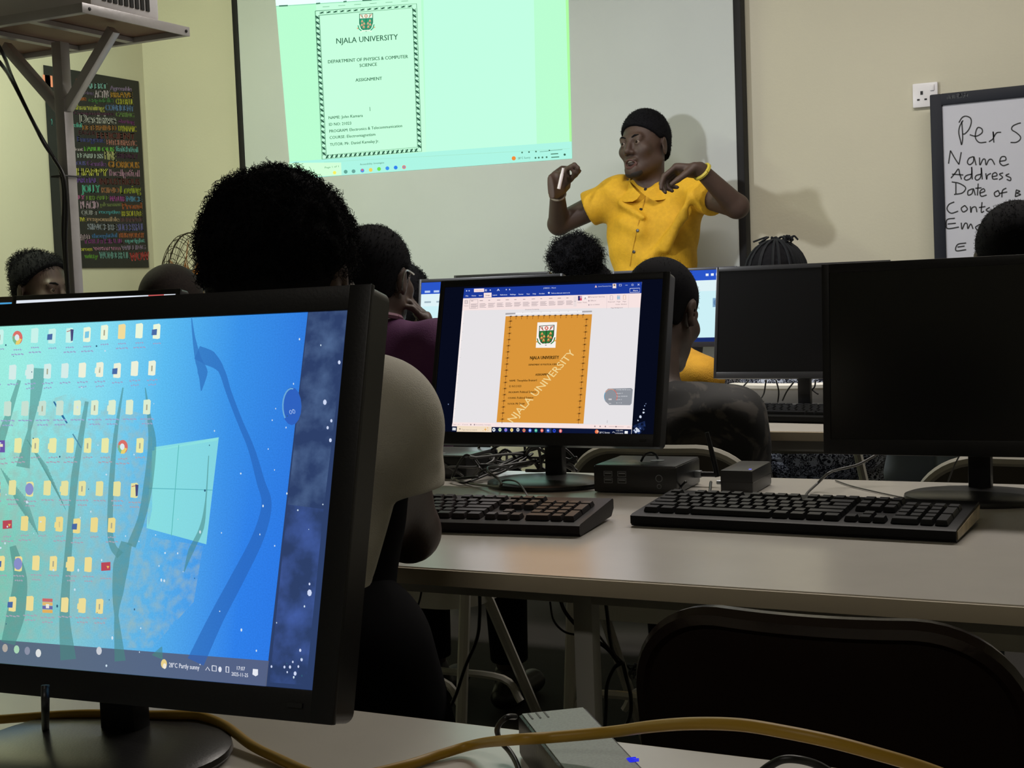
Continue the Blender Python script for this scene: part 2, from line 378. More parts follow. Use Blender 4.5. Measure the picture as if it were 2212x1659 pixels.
P.line([(1190, 333), (1206, 332)], 2, INK2, lay=4); P.line([(1191, 340), (1208, 339)], 2, INK2, lay=4); P.disc((1220, 334), 2.6, INK, lay=4, n=6)
for x in (1128, 1143, 1158): P.disc((x, 329.5-(x-1128)*.07), 2, INK2, lay=4, n=6)
P.line([(1166, 328), (1215, 323)], .8, INK2, lay=4); P.disc((1187, 325), 1.6, INK, lay=5, n=6)
P.text('Page 1 of 1', (702, 364), (732, 361), 4, INK2, lay=4); P.text('Accessibility: Investigate', (778, 357), (830, 353), 4, INK2, lay=4)
for x0, x1, y in ((603, 622, 13), (683, 692, 8), (742, 749, 4), (783, 803, 1)): P.line([(x0, y), (x1, y-1)], 3, INK2, lay=4)
for i in range(6): P.line([(697+i*34, 15-i*2.4), (712+i*34, 14-i*2.4)], .8, INK2, lay=4)
P.build('projected_image', t)
# ---------------------------------------------------------------- word poster on the left wall
t = thing('word_poster', 'black poster of colourful character words pinned on the left wall', 'poster', onX(310, 580, XL))
a = onX(92, 147, XL); b = onX(297, 170, XL); z0 = onX(325, 578, XL)[2]; yA, yB_ = a[1], b[1]; zT = (a[2]+b[2])/2
F = Flat((XL+.012, yA, z0), (0, 1, 0), (0, 0, 1), emit=False)
mb = MB()                                       # the sheet is curled a little along its sides
nx = 16
for i in range(nx+1):
    q = i/nx; y = yA+(yB_-yA)*q; off = .004+.010*abs(2*q-1)**3*0
    mb.v += [(XL+off, y, z0), (XL+off, y, zT), (XL+off+.002, y, z0), (XL+off+.002, y, zT)]
for i in range(nx):
    k = 4*i; mb.f += [(k, k+1, k+5, k+4), (k+2, k+6, k+7, k+3), (k, k+4, k+6, k+2), (k+1, k+3, k+7, k+5)]
mb.mi = [0]*len(mb.f); mb.build('sheet', mat('poster paper', (.012, .012, .014), .5, noise=(4, .4)), t, smooth=False)
F.o = np.array([XL+.0065, yA, z0]); F.step = .0001
words = '''ALERT,430,212,598,212,42,7fd0c0|Agreeable,612,222,782,232,36,9a86b0|Amazing,340,252,497,256,28,6b5b80|ACTIVE,498,280,620,280,60,d8a8b8|BRAVE,620,278,788,281,44,d88a3a|Brave,350,300,442,302,40,d06a3a|capable,452,312,645,316,40,4a7a4a|CHEERFUL,655,328,795,332,46,d8d040|Charming,318,368,577,376,46,d8c85a|CONFIDENT,578,374,798,383,48,5f7fb0|CARING,655,420,800,428,38,6b8a50|Compassionate,340,405,648,412,28,5a3550|Decisive,388,468,665,476,74,c0b8d0|daring,675,468,802,476,34,7a3a7a|Careful,280,498,408,502,38,60b8a8|DETERMINED,408,522,668,525,42,9a6a3a|DYNAMIC,675,530,818,535,46,c8d040|EAGER,380,555,512,560,34,4a2830|EFFICIENT,515,585,808,590,50,6a3a38|Energetic,368,608,580,616,46,4a4f90|ENTHUSIASTIC,588,632,820,640,44,b07870|Excellent,260,675,418,677,28,c8a8b0|FABULOUS,420,678,650,682,36,6ab04a|faithful,655,680,828,688,44,70b8d8|FEARLESS,370,728,568,734,38,a8d8c8|FINE,572,738,665,752,74,d8d880|FRIENDLY,668,730,830,738,40,4a2848|GENEROUS,250,780,438,785,34,5a5898|Gentle,438,788,590,794,42,7a5090|GLORIOUS,600,800,838,808,52,c08038|HAPPY,366,860,605,865,60,e0e050|helpful,610,863,840,870,55,c88aa8|IMPARTIAL,300,912,525,916,40,6a4a9a|INDUSTRIOUS,535,928,842,932,52,5a3030|JOLLY,400,988,545,988,62,58c8a0|KIND,550,990,690,992,45,a07050|Loving,690,998,850,990,64,a8b840|LIVELY,300,1036,430,1038,32,b05a90|LIKEABLE,436,1044,610,1042,34,6a8a40|MATURE,612,1052,735,1055,42,a04898|NICE,735,1055,858,1058,44,5a90d0|PLACID,392,1108,535,1108,62,e098b0|pleasant,540,1092,705,1090,34,7a8a58|Proud,705,1114,858,1110,52,c86840|QUIET,398,1154,530,1156,38,8a8a90|receptive,530,1145,695,1148,32,5aa8b8|RESOLUTE,700,1165,862,1165,44,d0c840|ASSERTIVE,280,1200,440,1205,34,e0b040|responsible,442,1200,690,1205,38,d89a80|ROMANTIC,692,1208,868,1206,36,6a4a50|SINCERE,445,1265,668,1270,50,8a90a0|SUCCESSFUL,670,1275,875,1272,58,6a6aa8|TALENTED,300,1345,470,1345,50,b098a8|thoughtful,475,1328,672,1322,36,4a78b0|TRUSTWORTHY,674,1325,876,1325,40,c86840|TRUTHFUL,412,1370,722,1368,38,7a3a78|upright,725,1362,880,1360,34,70c0b8|Vigorous,340,1424,488,1425,36,e0d840|warm,488,1418,695,1418,38,c080a0|WILLING,697,1418,885,1412,36,8a7a98|witty,420,1478,530,1480,38,6aa040|WONDERFUL,532,1480,765,1482,55,6a9a98|WOW,762,1500,912,1490,68,e04848|I,128,195,178,200,95,e0705a|A,340,190,405,200,62,e0604a|2,172,488,192,490,56,5fb8b0'''
Z = lambda x, y: (x/3.457+60, y/3.457+130)
for w_ in words.split('|'):
    s, x0, y0, x1, y1, h, c = w_.split(',')
    cc = '#%02x%02x%02x' % tuple(min(240, int(int(c[i:i+2], 16)*1.28+8)) for i in (0, 2, 4))
    F.text(s, Z(float(x0)+4, float(y0)), Z(float(x1)-6, float(y1)), float(h)/3.457*.96, cc, up=(-.06, -1), lay=1+(len(F.f) % 3), bold=.04 if s.isupper() else .03)
F.build('lettering', t)
# ---------------------------------------------------------------- wall socket and the marker board
sp = (onY(1975, 182, YF)+onY(2025, 230, YF))/2
t = thing('wall_socket', 'white square wall socket half covered by the marker board corner', 'socket', (sp[0], YF, sp[2]-.043))
M_white = mat('white plastic', '#d8d8dc', .35)
MB().box((sp[0], YF-.008, sp[2]), (.09, .016, .088), bev=.005).build('plate', M_white, t)
ho = MB()
for x, z, sx, sz in ((0, .012, .009, .013), (-.012, -.012, .009, .006), (.014, -.012, .009, .006)): ho.box((sp[0]-.012+x, YF-.0165, sp[2]+z-.004), (sx, .002, sz))
ho.build('pin_hole', M_black, t); MB().box((sp[0]+.026, YF-.018, sp[2]+.024), (.014, .006, .022), bev=.002).build('switch', M_white, t)
A = onY(2008, 205, 5.2); B = onY(2212, 183.5, 5.2); D = onY(2030, 555, 5.2)
bx = unit(B-A); bu = np.array([-bx[2], 0, bx[0]])
# the board leans slightly to one side; frame axes bx, bu
t = thing('marker_board', 'white marker board with dark frame and handwritten list by the wall socket', 'whiteboard', (A[0]+.6, 5.2, 0))
bw, bh = 1.2, .92; o = A-bu*bh; Rb = np.stack([bx, np.array([0, 1., 0]), bu], 1); ctr = o+bx*bw/2+bu*bh/2; fb = .042
M_bf = mat('dark blue grey frame', '#171b25', .55, spec=.25)
MB().box(ctr+np.array([0, .014, 0]), (bw-.02, .018, bh-.02), Rb).build('writing_surface', mat('marker board white', '#bcbfca', .3), t)
f_ = MB()
for s in (-1, 1): f_.box(ctr+bx*s*(bw-fb)/2+np.array([0, .012, 0]), (fb, .032, bh), Rb, .006)
for s in (-1, 1): f_.box(ctr+bu*s*(bh-fb)/2+np.array([0, .012, 0]), (bw-2*fb+.012, .0318, fb), Rb, .006)
f_.build('frame', M_bf, t)
for s in (-1, 1): MB().tube([ctr+bx*s*.45+np.array([0, .04, -.4]), (ctr[0]+s*.47, 5.24, .004)], .014).build('leg', M_bf, t)
F = Flat(A+np.array([0, .004, 0]), bx, bu, emit=False, step=.0002)
strokes = '''1588,432 1562,480 1555,530 1568,590 1577,622 1585,570 1582,500 1578,440|1556,450 1580,412 1610,400 1645,415 1652,450 1635,500 1605,535 1585,540|1640,545 1690,556 1735,530 1735,500 1705,488 1688,520 1685,570 1715,605 1770,602|1790,600 1825,570 1822,520 1828,605|1826,565 1850,530 1885,525|2038,452 2010,460 1975,478 1968,505 2005,530 2035,560 2030,585 2000,604 1958,605
1475,770 1482,720 1490,668|1490,668 1525,730 1556,776|1556,776 1565,730 1574,680|1668,715 1635,728 1622,760 1640,778 1668,755 1672,715 1690,782|1716,722 1720,780 1742,738 1760,738 1768,780 1788,742 1812,738 1835,778|1872,752 1920,742 1915,716 1885,720 1874,760 1900,785 1945,772
1494,882 1525,845 1552,812 1562,850 1576,892|1502,852 1590,858|1655,852 1615,862 1598,885 1615,898 1648,880 1656,830 1655,798 1660,892|1728,852 1692,862 1682,885 1698,898 1722,880 1730,840 1730,802 1738,892|1765,845 1772,892 1778,862 1805,845|1815,872 1852,862 1842,840 1818,852 1820,888 1858,888|1900,842 1872,852 1896,876 1868,896|1948,848 1922,862 1958,880 1955,902 1928,892
1532,918 1532,1006|1500,912 1560,924 1608,958 1582,998 1518,1010|1662,965 1628,982 1628,1015 1658,1002 1668,965 1684,1016|1706,925 1700,1018|1684,962 1732,958|1718,1000 1756,985 1746,965 1720,988 1730,1024 1772,1014|1862,978 1832,998 1842,1025 1872,1012 1862,978|1925,960 1895,980 1890,1032|1872,1002 1932,990|2002,978 1995,1026|2000,974 2030,985 2006,1000 2036,1010 1994,1028
1520,1068 1478,1088 1464,1125 1495,1156 1550,1140|1602,1095 1574,1118 1590,1146 1622,1125 1602,1095|1645,1102 1650,1150 1658,1115 1686,1108 1696,1148|1736,1070 1730,1146 1752,1140|1712,1112 1762,1104|1796,1110 1768,1130 1790,1146
1525,1195 1466,1205 1458,1245 1470,1276 1556,1264|1468,1240 1532,1234|1574,1230 1580,1280 1602,1236 1620,1240 1626,1276 1648,1240 1666,1278|1716,1244 1686,1265 1702,1286 1718,1262 1722,1244 1735,1284
1612,1388 1546,1400 1534,1448 1612,1440|1545,1420 1600,1412'''
for s in strokes.replace('\n', '|').split('|'):
    pts = [(float(q.split(',')[0])/3.607+1640, float(q.split(',')[1])/3.607+140) for q in s.split()]
    F.line(pts, 2.5, '#1a1c1e', smooth=6 if len(pts) > 2 else 0, lay=1)
F.build('handwriting', t)
F = Flat(A+np.array([0, -.0045, 0]), bx, bu, emit=False, step=.0002)
F.text('deli 得力', (2046, 214.5), (2091, 209), 8, '#c4cad0', lay=1, bold=.012); F.build('maker_mark', t)
# ================================================================ tables and chairs
M_top = mat('table laminate', '#d8d3ca', .34, noise=(14, .05), spec=.8, coat=.7)
M_top.node_tree.nodes['Principled BSDF'].inputs['Coat Roughness'].default_value = .26
M_edge = mat('table edging', '#d6c9b0', .5)
M_steel = mat('pale grey steel', '#b9b8b0', .4)
def table(label, x0, x1, y0, y1, legs, z=.75, th=.02):
    t = thing('desk', label, 'table', ((x0+x1)/2, (y0+y1)/2, 0))
    MB().box(((x0+x1)/2, (y0+y1)/2, z-th/2), (x1-x0-.004, y1-y0-.004, th)).build('tabletop', M_top, t)
    e = MB()
    for y, s in ((y0, -1), (y1, 1)): e.box(((x0+x1)/2, y+s*.0005, z-th/2-.0012), (x1-x0+.003, .004, th), bev=.001)
    for x, s in ((x0, -1), (x1, 1)): e.box((x+s*.0005, (y0+y1)/2, z-th/2-.0012), (.004, y1-y0-.004, th), bev=.001)
    e.build('edging', M_edge, t)
    for x, y in legs: MB().box((x, y, (z-th)/2), (.026, .026, z-th-.001), bev=.004).build('leg', M_steel, t)
    f_ = MB(); xs = sorted({l[0] for l in legs}); ys = sorted({l[1] for l in legs})
    for y in ys: f_.box(((xs[0]+xs[-1])/2, y, z-th-.016), (xs[-1]-xs[0]-.03, .02, .028))
    f_.build('underframe', M_steel, t)
    return t
table('pale desk nearest the viewer holding the big blue desktop monitor', -1.75, .6, .1, .943, [(-1.7, .15), (.55, .15), (-1.7, .85), (.55, .85)])
lx = onZ(1243, 1285, .72)[0]-.008
table('long pale desk carrying the lit document monitor and two black keyboards', -1.62, .85, 1.474, 2.325, [(lx, 1.56), (.8, 1.56), (lx, 2.26), (.8, 2.26), (-1.57, 1.56), (-1.57, 2.26)])
table('pale desk hidden behind the big desktop monitor, left of the person in white', -3.4, -1.65, 1.474, 2.325, [(-3.35, 1.56), (-1.7, 1.56), (-3.35, 2.26), (-1.7, 2.26)])
table('pale desk in the third row under the blank grey monitor', -3.0, .75, 3.046, 3.7, [(-2.95, 3.1), (.7, 3.1), (-2.95, 3.64), (.7, 3.64)])
table('pale desk in the front row just before the person in yellow shirt', -3.3, .1, 4.25, 4.66, [(-3.25, 4.3), (.05, 4.3), (-3.25, 4.62), (.05, 4.62)])
def panel_mesh(mb, w, h, rt, rb, th, curve, M, nx=36, nz=8):
    """rounded, bent sheet in local x (width), z (0..h); M maps local to world"""
    def zt_(x):
        e = max(0, abs(x)-(w/2-rt)); return h-rt+math.sqrt(max(0, rt*rt-e*e))
    def zb_(x):
        e = max(0, abs(x)-(w/2-rb)); return rb-math.sqrt(max(0, rb*rb-e*e))
    xs = [-w/2*math.cos(math.pi*i/nx) for i in range(nx+1)]; v = []; f = []; n1 = nz+1
    for s in (0, 1):
        for x in xs:
            for j in range(n1):
                z = zb_(x)+(zt_(x)-zb_(x))*j/nz; y = curve*(2*x/w)**2+s*th; v.append(M @ Vector((x, y, z)))
    N = (nx+1)*n1
    for i in range(nx):
        for j in range(nz):
            a = i*n1+j; f += [(a, a+n1, a+n1+1, a+1), (N+a, N+a+1, N+a+n1+1, N+a+n1)]
        a = i*n1; f += [(a, N+a, N+a+n1, a+n1), (a+nz, a+n1+nz, N+a+n1+nz, N+a+nz)]
    for j in range(nz):
        for a, fl in ((j, 1), (nx*n1+j, 0)): q = (a, a+1, N+a+1, N+a); f.append(q if fl else q[::-1])
    mb.add(v, f)
    return [M @ Vector((x, curve*(2*x/w)**2+th/2, zt_(x))) for x in xs], [M @ Vector((x, curve*(2*x/w)**2+th/2, zb_(x))) for x in xs]
def chair(label, x, y, rz, w, ztop, zbot, mb_, ms_, mf_, rt=.13, rb=.06, group=None):
    t = thing('folding_chair', label, 'chair', (x, y, 0), rz, group)
    M0 = t.matrix_basis; tilt = math.radians(-9)
    Mb = M0 @ Matrix.Translation((0, 0, zbot)) @ Matrix.Rotation(tilt, 4, 'X').inverted() @ Matrix.Identity(4)
    b = MB(); top, bot = panel_mesh(b, w, ztop-zbot, rt, rb, .014, .03, Mb); b.build('backrest', mb_, t)
    MB().tube([bot[0]]+top+[bot[-1]], .011, 8).build('back_rim', mf_, t)
    s = MB(); pts = rrect(w-.01, .37, .07); q = M0
    R3 = np.array(M0.to_3x3()); o = np.array(M0 @ Vector((0, .24, .448)))
    s.prism(pts, o, R3[:, 0], R3[:, 1], np.array([0, 0, 1.]), .028); s.build('seat', ms_, t)
    a = MB(); a.prism(rrect(w+.02, .39, .08), o-np.array([0, 0, .05]), R3[:, 0], R3[:, 1], np.array([0, 0, 1.]), .049); a.build('seat_frame', mf_, t)
    g = lambda X, Y, Z_: np.array(M0 @ Vector((X, Y, Z_)))
    for sx in (-1, 1):
        hx = sx*(w/2+.014)
        MB().tube([g(hx*.93, -.012, zbot+.02), g(hx, .03, .5), g(hx, .035, .44), g(hx, -.03, .012)], .0125, 8).build('leg', mf_, t)
        MB().tube([g(hx*.93, .10, .47), g(hx*.95, .16, .40), g(hx*.98, .42, .012)], .0125, 8).build('leg', mf_, t)
    for yy, zz, dz in ((.005, .25, .0), (.29, .18, .0)): MB().tube(spline([g(-w/2-.01, yy, zz-.05), g(-w/2*.82, yy, zz), g(0, yy, zz+.004), g(w/2*.82, yy, zz), g(w/2+.01, yy, zz-.05)], 5), .009, 6).build('stretcher', mf_, t)
    return t
M_brown = mat('dark brown plastic', (.016, .009, .007), .22, bump=(60, .04))
M_brownseat = mat('dark seat vinyl', (.03, .028, .028), .5)
M_greyback = mat('grey vinyl', '#57534c', .4)
M_navy = mat('dark navy cushion', (.012, .014, .02), .6)
M_cream = mat('cream enamelled steel', '#c6c3b8', .3)
xa = onY(1384, 1470, 1.2); xb_ = onY(2225, 1470, 1.2)
chair('dark brown glossy chair tucked under the long pale desk in the foreground', (xa[0]+xb_[0])/2+.014, 1.16, 0, abs(xb_[0]-xa[0])*.93, onY(1800, 1312, 1.17)[2], .43, M_brown, M_brownseat, M_brown, rt=.085, rb=.05)
xa = onY(1233, 1010, 2.6); xb_ = onY(1642, 1030, 2.6)
chair('grey folding chair behind the small black computer, under the person in dark patterned shirt', (xa[0]+xb_[0])/2, 2.58, 0, xb_[0]-xa[0], onY(1420, 965, 2.6)[2], .57, M_greyback, M_navy, M_cream, rt=.12)
xa = onY(1985, 1040, 2.6)
chair('grey folding chair behind the right blank monitor stand', xa[0]+.2, 2.58, 0, .42, onY(2150, 988, 2.6)[2], .57, M_greyback, M_navy, M_cream, rt=.13)
xb_ = onZ(985, 1300, .43)
chair('cream framed folding chair with dark seat seen below the left end of the long desk', xb_[0]-.2, 2.56, 0, .38, .79, .57, M_greyback, M_navy, M_cream, rt=.12)
xa = onY(1560, 850, 3.98)
chair('pale backed folding chair in front of the blue and white patterned dress', xa[0]+.235, 3.78, 0, .42, .795, .605, mat('pale grey vinyl', '#8f8c86', .35), M_navy, M_cream, rt=.09, rb=.03)
# ================================================================ monitors
TZ = .75
def veil(name, col, a, noise=None):
    """a see-through film on a lit screen (dust, smears, watermark tints)"""
    if name in MATS: return MATS[name]
    m = bpy.data.materials.new(name); m.use_nodes = True; nt = m.node_tree; nt.nodes.clear()
    e = nt.nodes.new('ShaderNodeEmission'); e.inputs[0].default_value = rgb(col); tr = nt.nodes.new('ShaderNodeBsdfTransparent')
    mx = nt.nodes.new('ShaderNodeMixShader'); o = nt.nodes.new('ShaderNodeOutputMaterial'); mx.inputs[0].default_value = a
    nt.links.new(tr.outputs[0], mx.inputs[1]); nt.links.new(e.outputs[0], mx.inputs[2]); nt.links.new(mx.outputs[0], o.inputs[0])
    if noise:
        tc = nt.nodes.new('ShaderNodeTexCoord'); n = nt.nodes.new('ShaderNodeTexNoise'); n.inputs['Scale'].default_value = noise; n.inputs['Detail'].default_value = 8
        mr = nt.nodes.new('ShaderNodeMapRange'); mr.inputs[1].default_value = .4; mr.inputs[2].default_value = .75; mr.inputs[4].default_value = a
        nt.links.new(tc.outputs['UV'], n.inputs['Vector']); nt.links.new(n.outputs['Fac'], mr.inputs[0]); nt.links.new(mr.outputs[0], mx.inputs[0])
    m.cycles.emission_sampling = 'NONE'; MATS[name] = m; return m
M_screen_off = mat('switched off screen', (.006, .006, .0065), .22)
M_rim = mat('dark grey housing', (.014, .014, .016), .34)
def monitor(label, c, yaw, tilt, w=.455, h=.298, bez=(.012, .012, .013, .022), draw=None, roll=0., back=.05, base=True, group=None, k=1.0, bmat=None, bdy=-.015):
    c = np.asarray(c, float); yaw, tilt, roll = map(math.radians, (yaw, tilt, roll))
    x = np.array([math.cos(yaw), math.sin(yaw), 0]); b = np.array([-math.sin(yaw), math.cos(yaw), 0]); u = np.array([0, 0, math.cos(tilt)])+b*math.sin(tilt)
    x, u = x*math.cos(roll)+u*math.sin(roll), u*math.cos(roll)-x*math.sin(roll); n = np.cross(x, u)
    nb = c+b*back; t = thing('computer_monitor', label, 'monitor', (nb[0], nb[1], TZ), yaw, group)
    hs = MB(); hs.prism(rrect(w, h, .008), c-n*.024, x, u, n, .023)
    hs.prism(rrect(w*.72, h*.7, .03), c-n*.042, x, u, n, .02); hs.build('housing', M_rim, t)
    l, r, tp, bt = bez; q = MB(); R3 = np.stack([x, u, n], 1)
    for s, ww in ((-1, l), (1, r)): q.box(c+x*s*(w-ww)/2, (ww, h, .005), R3, .0012)
    for s, ww in ((1, tp), (-1, bt)): q.box(c+u*s*(h-ww)/2+x*(l-r)/2, (w-l-r+.002, ww, .0049), R3, .0012)
    q.build('bezel', bmat or M_black, t)
    MB().box(c+x*(w/2-.03)-u*(h/2-bt/2)+n*.003, (.012, .003, .002), R3).build('power_button', M_rim, t)
    dc = c+x*(l-r)/2+u*(bt-tp)/2; F = Flat(dc+n*.0006, x, u, k=k); F.W = w-l-r; F.H = h-tp-bt
    F.rect(-F.W/2, -F.H/2, F.W/2, F.H/2, 'base', 0); F.special['base'] = M_screen_off
    if draw: F.lay = 1; draw(F)
    F.build('display', t)
    if base:
        top = c-n*.03; nk = MB(); nk.box((nb[0], nb[1]-.002, (TZ+.008+top[2])/2), (.034, .02, top[2]-TZ-.008), np.stack([x, b, [0, 0, 1.]], 1), .004)
        nk.box(top+b*.008, (.07, .03, .07), R3[:, [0, 2, 1]], .004); nk.build('neck', M_black, t)
        MB().lathe([(.0, .001), (.104, .001), (.106, .004), (.105, .008), (.098, .0105), (.05, .014), (.0, .015)], (nb[0], nb[1]+bdy, TZ), seg=56, sx=1., sy=.80).build('base', M_baseplate, t)
    return t
M_baseplate = mat('stand base plastic', (.02, .02, .021), .3, bump=(500, .03))
# ---- the document on the lit monitor of the long desk
def draw_doc(F):
    z8 = lambda x, y: (880+x/3.16, 560+y/3.16); z3 = lambda x, y: (1000+x/5.53, 600+y/5.53); z4 = lambda x, y: (960+x/5.03, 860+y/5.03)
    pl = lambda pts, c, lay, z=z8: F.poly([z(*p) for p in pts], c, lay=lay)
    F.rect(-F.W/2, -F.H/2, F.W/2, F.H/2, '#070b1c', 1)
    pl([(390, 200), (1602, 155), (1530, 1205), (305, 1180)], '#e6e3e6', 2)
    pl([(390, 200), (1602, 155), (1598, 232), (382, 268)], '#1c3a9a', 3)
    pl([(382, 268), (1598, 232), (1590, 330), (376, 350)], '#f7e3e1', 3)
    pl([(376, 350), (388, 350), (318, 1116), (310, 1116)], '#f9efee', 3)
    pl([(310, 1113), (1536, 1134), (1531, 1161), (305, 1141)], '#f8e4e2', 3)
    pl([(305, 1141), (1531, 1161), (1528, 1205), (302, 1180)], '#0d1636', 3)
    pl([(672, 390), (1262, 376), (1203, 1123), (610, 1113)], '#d9953a', 3)
    pl([(672, 368), (1262, 352), (1261, 362), (671, 380)], '#f4f2f4', 3); pl([(672, 368), (740, 366), (739, 376), (671, 380)], '#a9a6a9', 4); pl([(1195, 354), (1262, 352), (1261, 362), (1194, 364)], '#a9a6a9', 4)
    for i in range(7): F.line([z8(790+i*62, 368-i*1.7), z8(790+i*62, 362-i*1.7)], .6, '#a09aa0', lay=4)
    for i in range(12): F.line([z8(388-i*5.9, 440+i*58), z8(382-i*5.9, 440+i*58)], .6, '#b0a8ac', lay=4)
    # palm trees round the page
    def palm(x, y, s):
        c = '#43270f'; F.line([z8(x, y+s*.1), z8(x-1, y+s*.75)], .9, '#8a4a18', lay=4)
        for a in (-150, -110, -70, -30, 10, 170): F.poly([z8(x-1.5, y), z8(x+math.cos(math.radians(a))*s*.55, y+math.sin(math.radians(a))*s*.36), z8(x+2.5, y+3)], c, lay=4)
        F.disc(z8(x, y), 1.2, c, lay=4, n=6)
    for i in range(17): palm(704-i*3.45, 424+i*41.8, 37); palm(1223-i*3.35, 412+i*42.8, 37)
    for i in range(14): palm(706+i*38, 391-i*.9, 28)
    # arms on a white plate
    pl([(890, 432), (1024, 430), (1012, 605), (878, 605)], '#f8f3ee', 4)
    crest(F, *z8(954, 452), 33, 44, ('#f6efe8', '#2c7a3c', '#d04a3a', '#e8a860', '#33402a'), lay=5, tilt=-.05)
    T = lambda s, a, b, h, c='#2e1f08', bo=.022, lay=5: F.text(s, z8(*a), z8(*b), h/3.16, c, up=(.03, -1), lay=lay, bold=bo)
    T('NJALA UNIVERSITY', (840, 685), (1036, 681), 23, bo=.04); T('DEPARTMENT OF POLITICAL SCIENCE', (830, 727), (1037, 723), 12, bo=.04); T('ASSIGNMENT', (876, 796), (978, 793), 15, bo=.04)
    T('NAME:', (700, 836), (742, 835), 13, bo=.03); T('Theophilus Brainard', (749, 836), (885, 833), 15); T('ID NO:21023', (697, 875), (779, 873), 14, bo=.015)
    T('PROGRAM:', (693, 915), (763, 913), 12, bo=.03); T('Political Science', (770, 914), (882, 912), 15); T('COURSE:', (689, 954), (745, 953), 12, bo=.03); T('Political Science', (751, 954), (862, 951), 15)
    T('TUTOR:', (685, 994), (735, 993), 12, bo=.03); T('Mr Sesay', (741, 994), (803, 991), 15)
    F.text('NJALA UNIVERSITY', z8(722, 1117), z8(1152, 640), 15.5, '#f2d592', up=(-.86, -.55), lay=6, bold=.006)
    # ribbon
    sl = lambda x, y: z3(x, y-.0315*x)
    for s, a, b in (('File', 38, 68), ('Home', 110, 160), ('Insert', 195, 236), ('Layout', 360, 412), ('References', 450, 532), ('Mailings', 568, 635), ('Review', 670, 726), ('View', 764, 802), ('Help', 838, 876), ('Acrobat', 912, 980), ('Tell me what you want to do', 1058, 1282)):
        F.text(s, sl(a, 227), sl(b, 227), 2.6, '#dfe6f8', lay=5, bold=.02)
    F.poly([sl(252, 190), sl(345, 190), sl(345, 246), sl(252, 246)], '#f7e3e1', lay=4); F.text('Design', sl(273, 227), sl(325, 227), 2.6, '#5a4a52', lay=5, bold=.01)
    F.poly([sl(135, 138), sl(256, 138), sl(256, 178), sl(135, 178)], '#fbe9e7', lay=4); F.text('Undo Body', sl(150, 166), sl(243, 166), 2.4, '#c0504a', lay=5)
    F.text('JOB0321 - Word', sl(965, 164), sl(1112, 164), 2.8, '#cdd6f0', lay=5, bold=.01)
    for x in (48, 78, 278, 330, 425, 522, 562): F.disc(sl(x, 160), 1.5, '#c8d2f2', lay=5, n=6)
    F.line([sl(268, 150), sl(290, 150), sl(290, 172), sl(268, 172), sl(268, 150)], .5, '#c8d2f2', lay=5); F.line([sl(412, 172), sl(425, 148), sl(440, 172)], 1, '#dfe6f8', lay=5)
    F.text('Jennie Memunatu Sesay', sl(1620, 162), sl(1780, 162), 2.4, '#cdd6f0', lay=5); F.poly([sl(1792, 130), sl(1834, 130), sl(1834, 184), sl(1792, 184)], '#f0e0d8', lay=5); F.disc(sl(1813, 148), 2.2, '#8a6a60', lay=6, n=8)
    F.poly([sl(1578, 168), sl(1592, 140), sl(1606, 168)], '#f0c8c0', lay=5)
    F.line([sl(1870, 140), sl(1898, 140), sl(1898, 160), sl(1870, 160), sl(1870, 140)], .7, '#dfe6f8', lay=5); F.line([sl(1944, 152), sl(1970, 152)], .7, '#dfe6f8', lay=5)
    F.line([sl(2020, 142), sl(2038, 142), sl(2038, 160), sl(2020, 160), sl(2020, 142)], .7, '#dfe6f8', lay=5)
    for a in (1, -1): F.line([sl(2090, 150-a*10), sl(2112, 150+a*10)], .7, '#dfe6f8', lay=5)
    F.line([sl(1998, 192), sl(2116, 192), sl(2114, 240), sl(1996, 240), sl(1998, 192)], .8, '#e8ecfa', lay=5); F.text('Share', sl(2036, 226), sl(2094, 226), 2.8, '#e8ecfa', lay=5, bold=.02)
    F.disc(sl(1030, 215), 2., '#dfe6f8', lay=5, n=8)
    for i in range(12):
        x = 100+i*103.5; y = 0
        if i == 0: F.line([sl(84, 268), sl(182, 268), sl(180, 372), sl(82, 372), sl(84, 268)], .7, '#8a8086', lay=4)
        F.line([sl(x, 282), sl(x+(28, 40, 22, 40, 40, 26)[i % 6], 282)], 1.2, '#9a8a90', lay=5)
        for j in range(5): F.line([sl(x-2, 318+j*11), sl(x+(78, 66, 82, 74, 60)[(i+j) % 5], 318+j*11)], .8, '#a3949a', lay=5)
    F.poly([sl(1325, 268), sl(1362, 268), sl(1360, 388), sl(1323, 388)], '#eadcdc', lay=4); F.line([sl(1334, 320), sl(1342, 328), sl(1350, 320)], .6, '#6a6068', lay=5)
    F.poly([sl(22, 268), sl(70, 268), sl(68, 318), sl(20, 318)], '#e4d4d4', lay=4); F.line([sl(28, 275), sl(56, 275), sl(56, 312), sl(28, 312), sl(28, 275)], .7, '#8a7a80', lay=5); F.text('Themes', sl(18, 344), sl(70, 344), 2.2, '#6a5a62', lay=5)
    for c, q in (('#2a2a6a', (1378, 262, 1400, 318)), ('#d0506a', (1400, 290, 1424, 318)), ('#c8a0b8', (1400, 262, 1424, 290))): F.poly([sl(q[0], q[1]), sl(q[2], q[1]), sl(q[2], q[3]), sl(q[0], q[3])], c, lay=5)
    F.poly([sl(1440, 262), sl(1488, 262), sl(1488, 318), sl(1440, 318)], '#fbf2f0', lay=4); F.text('A', sl(1452, 310), sl(1478, 310), 6, '#5a4a52', lay=5)
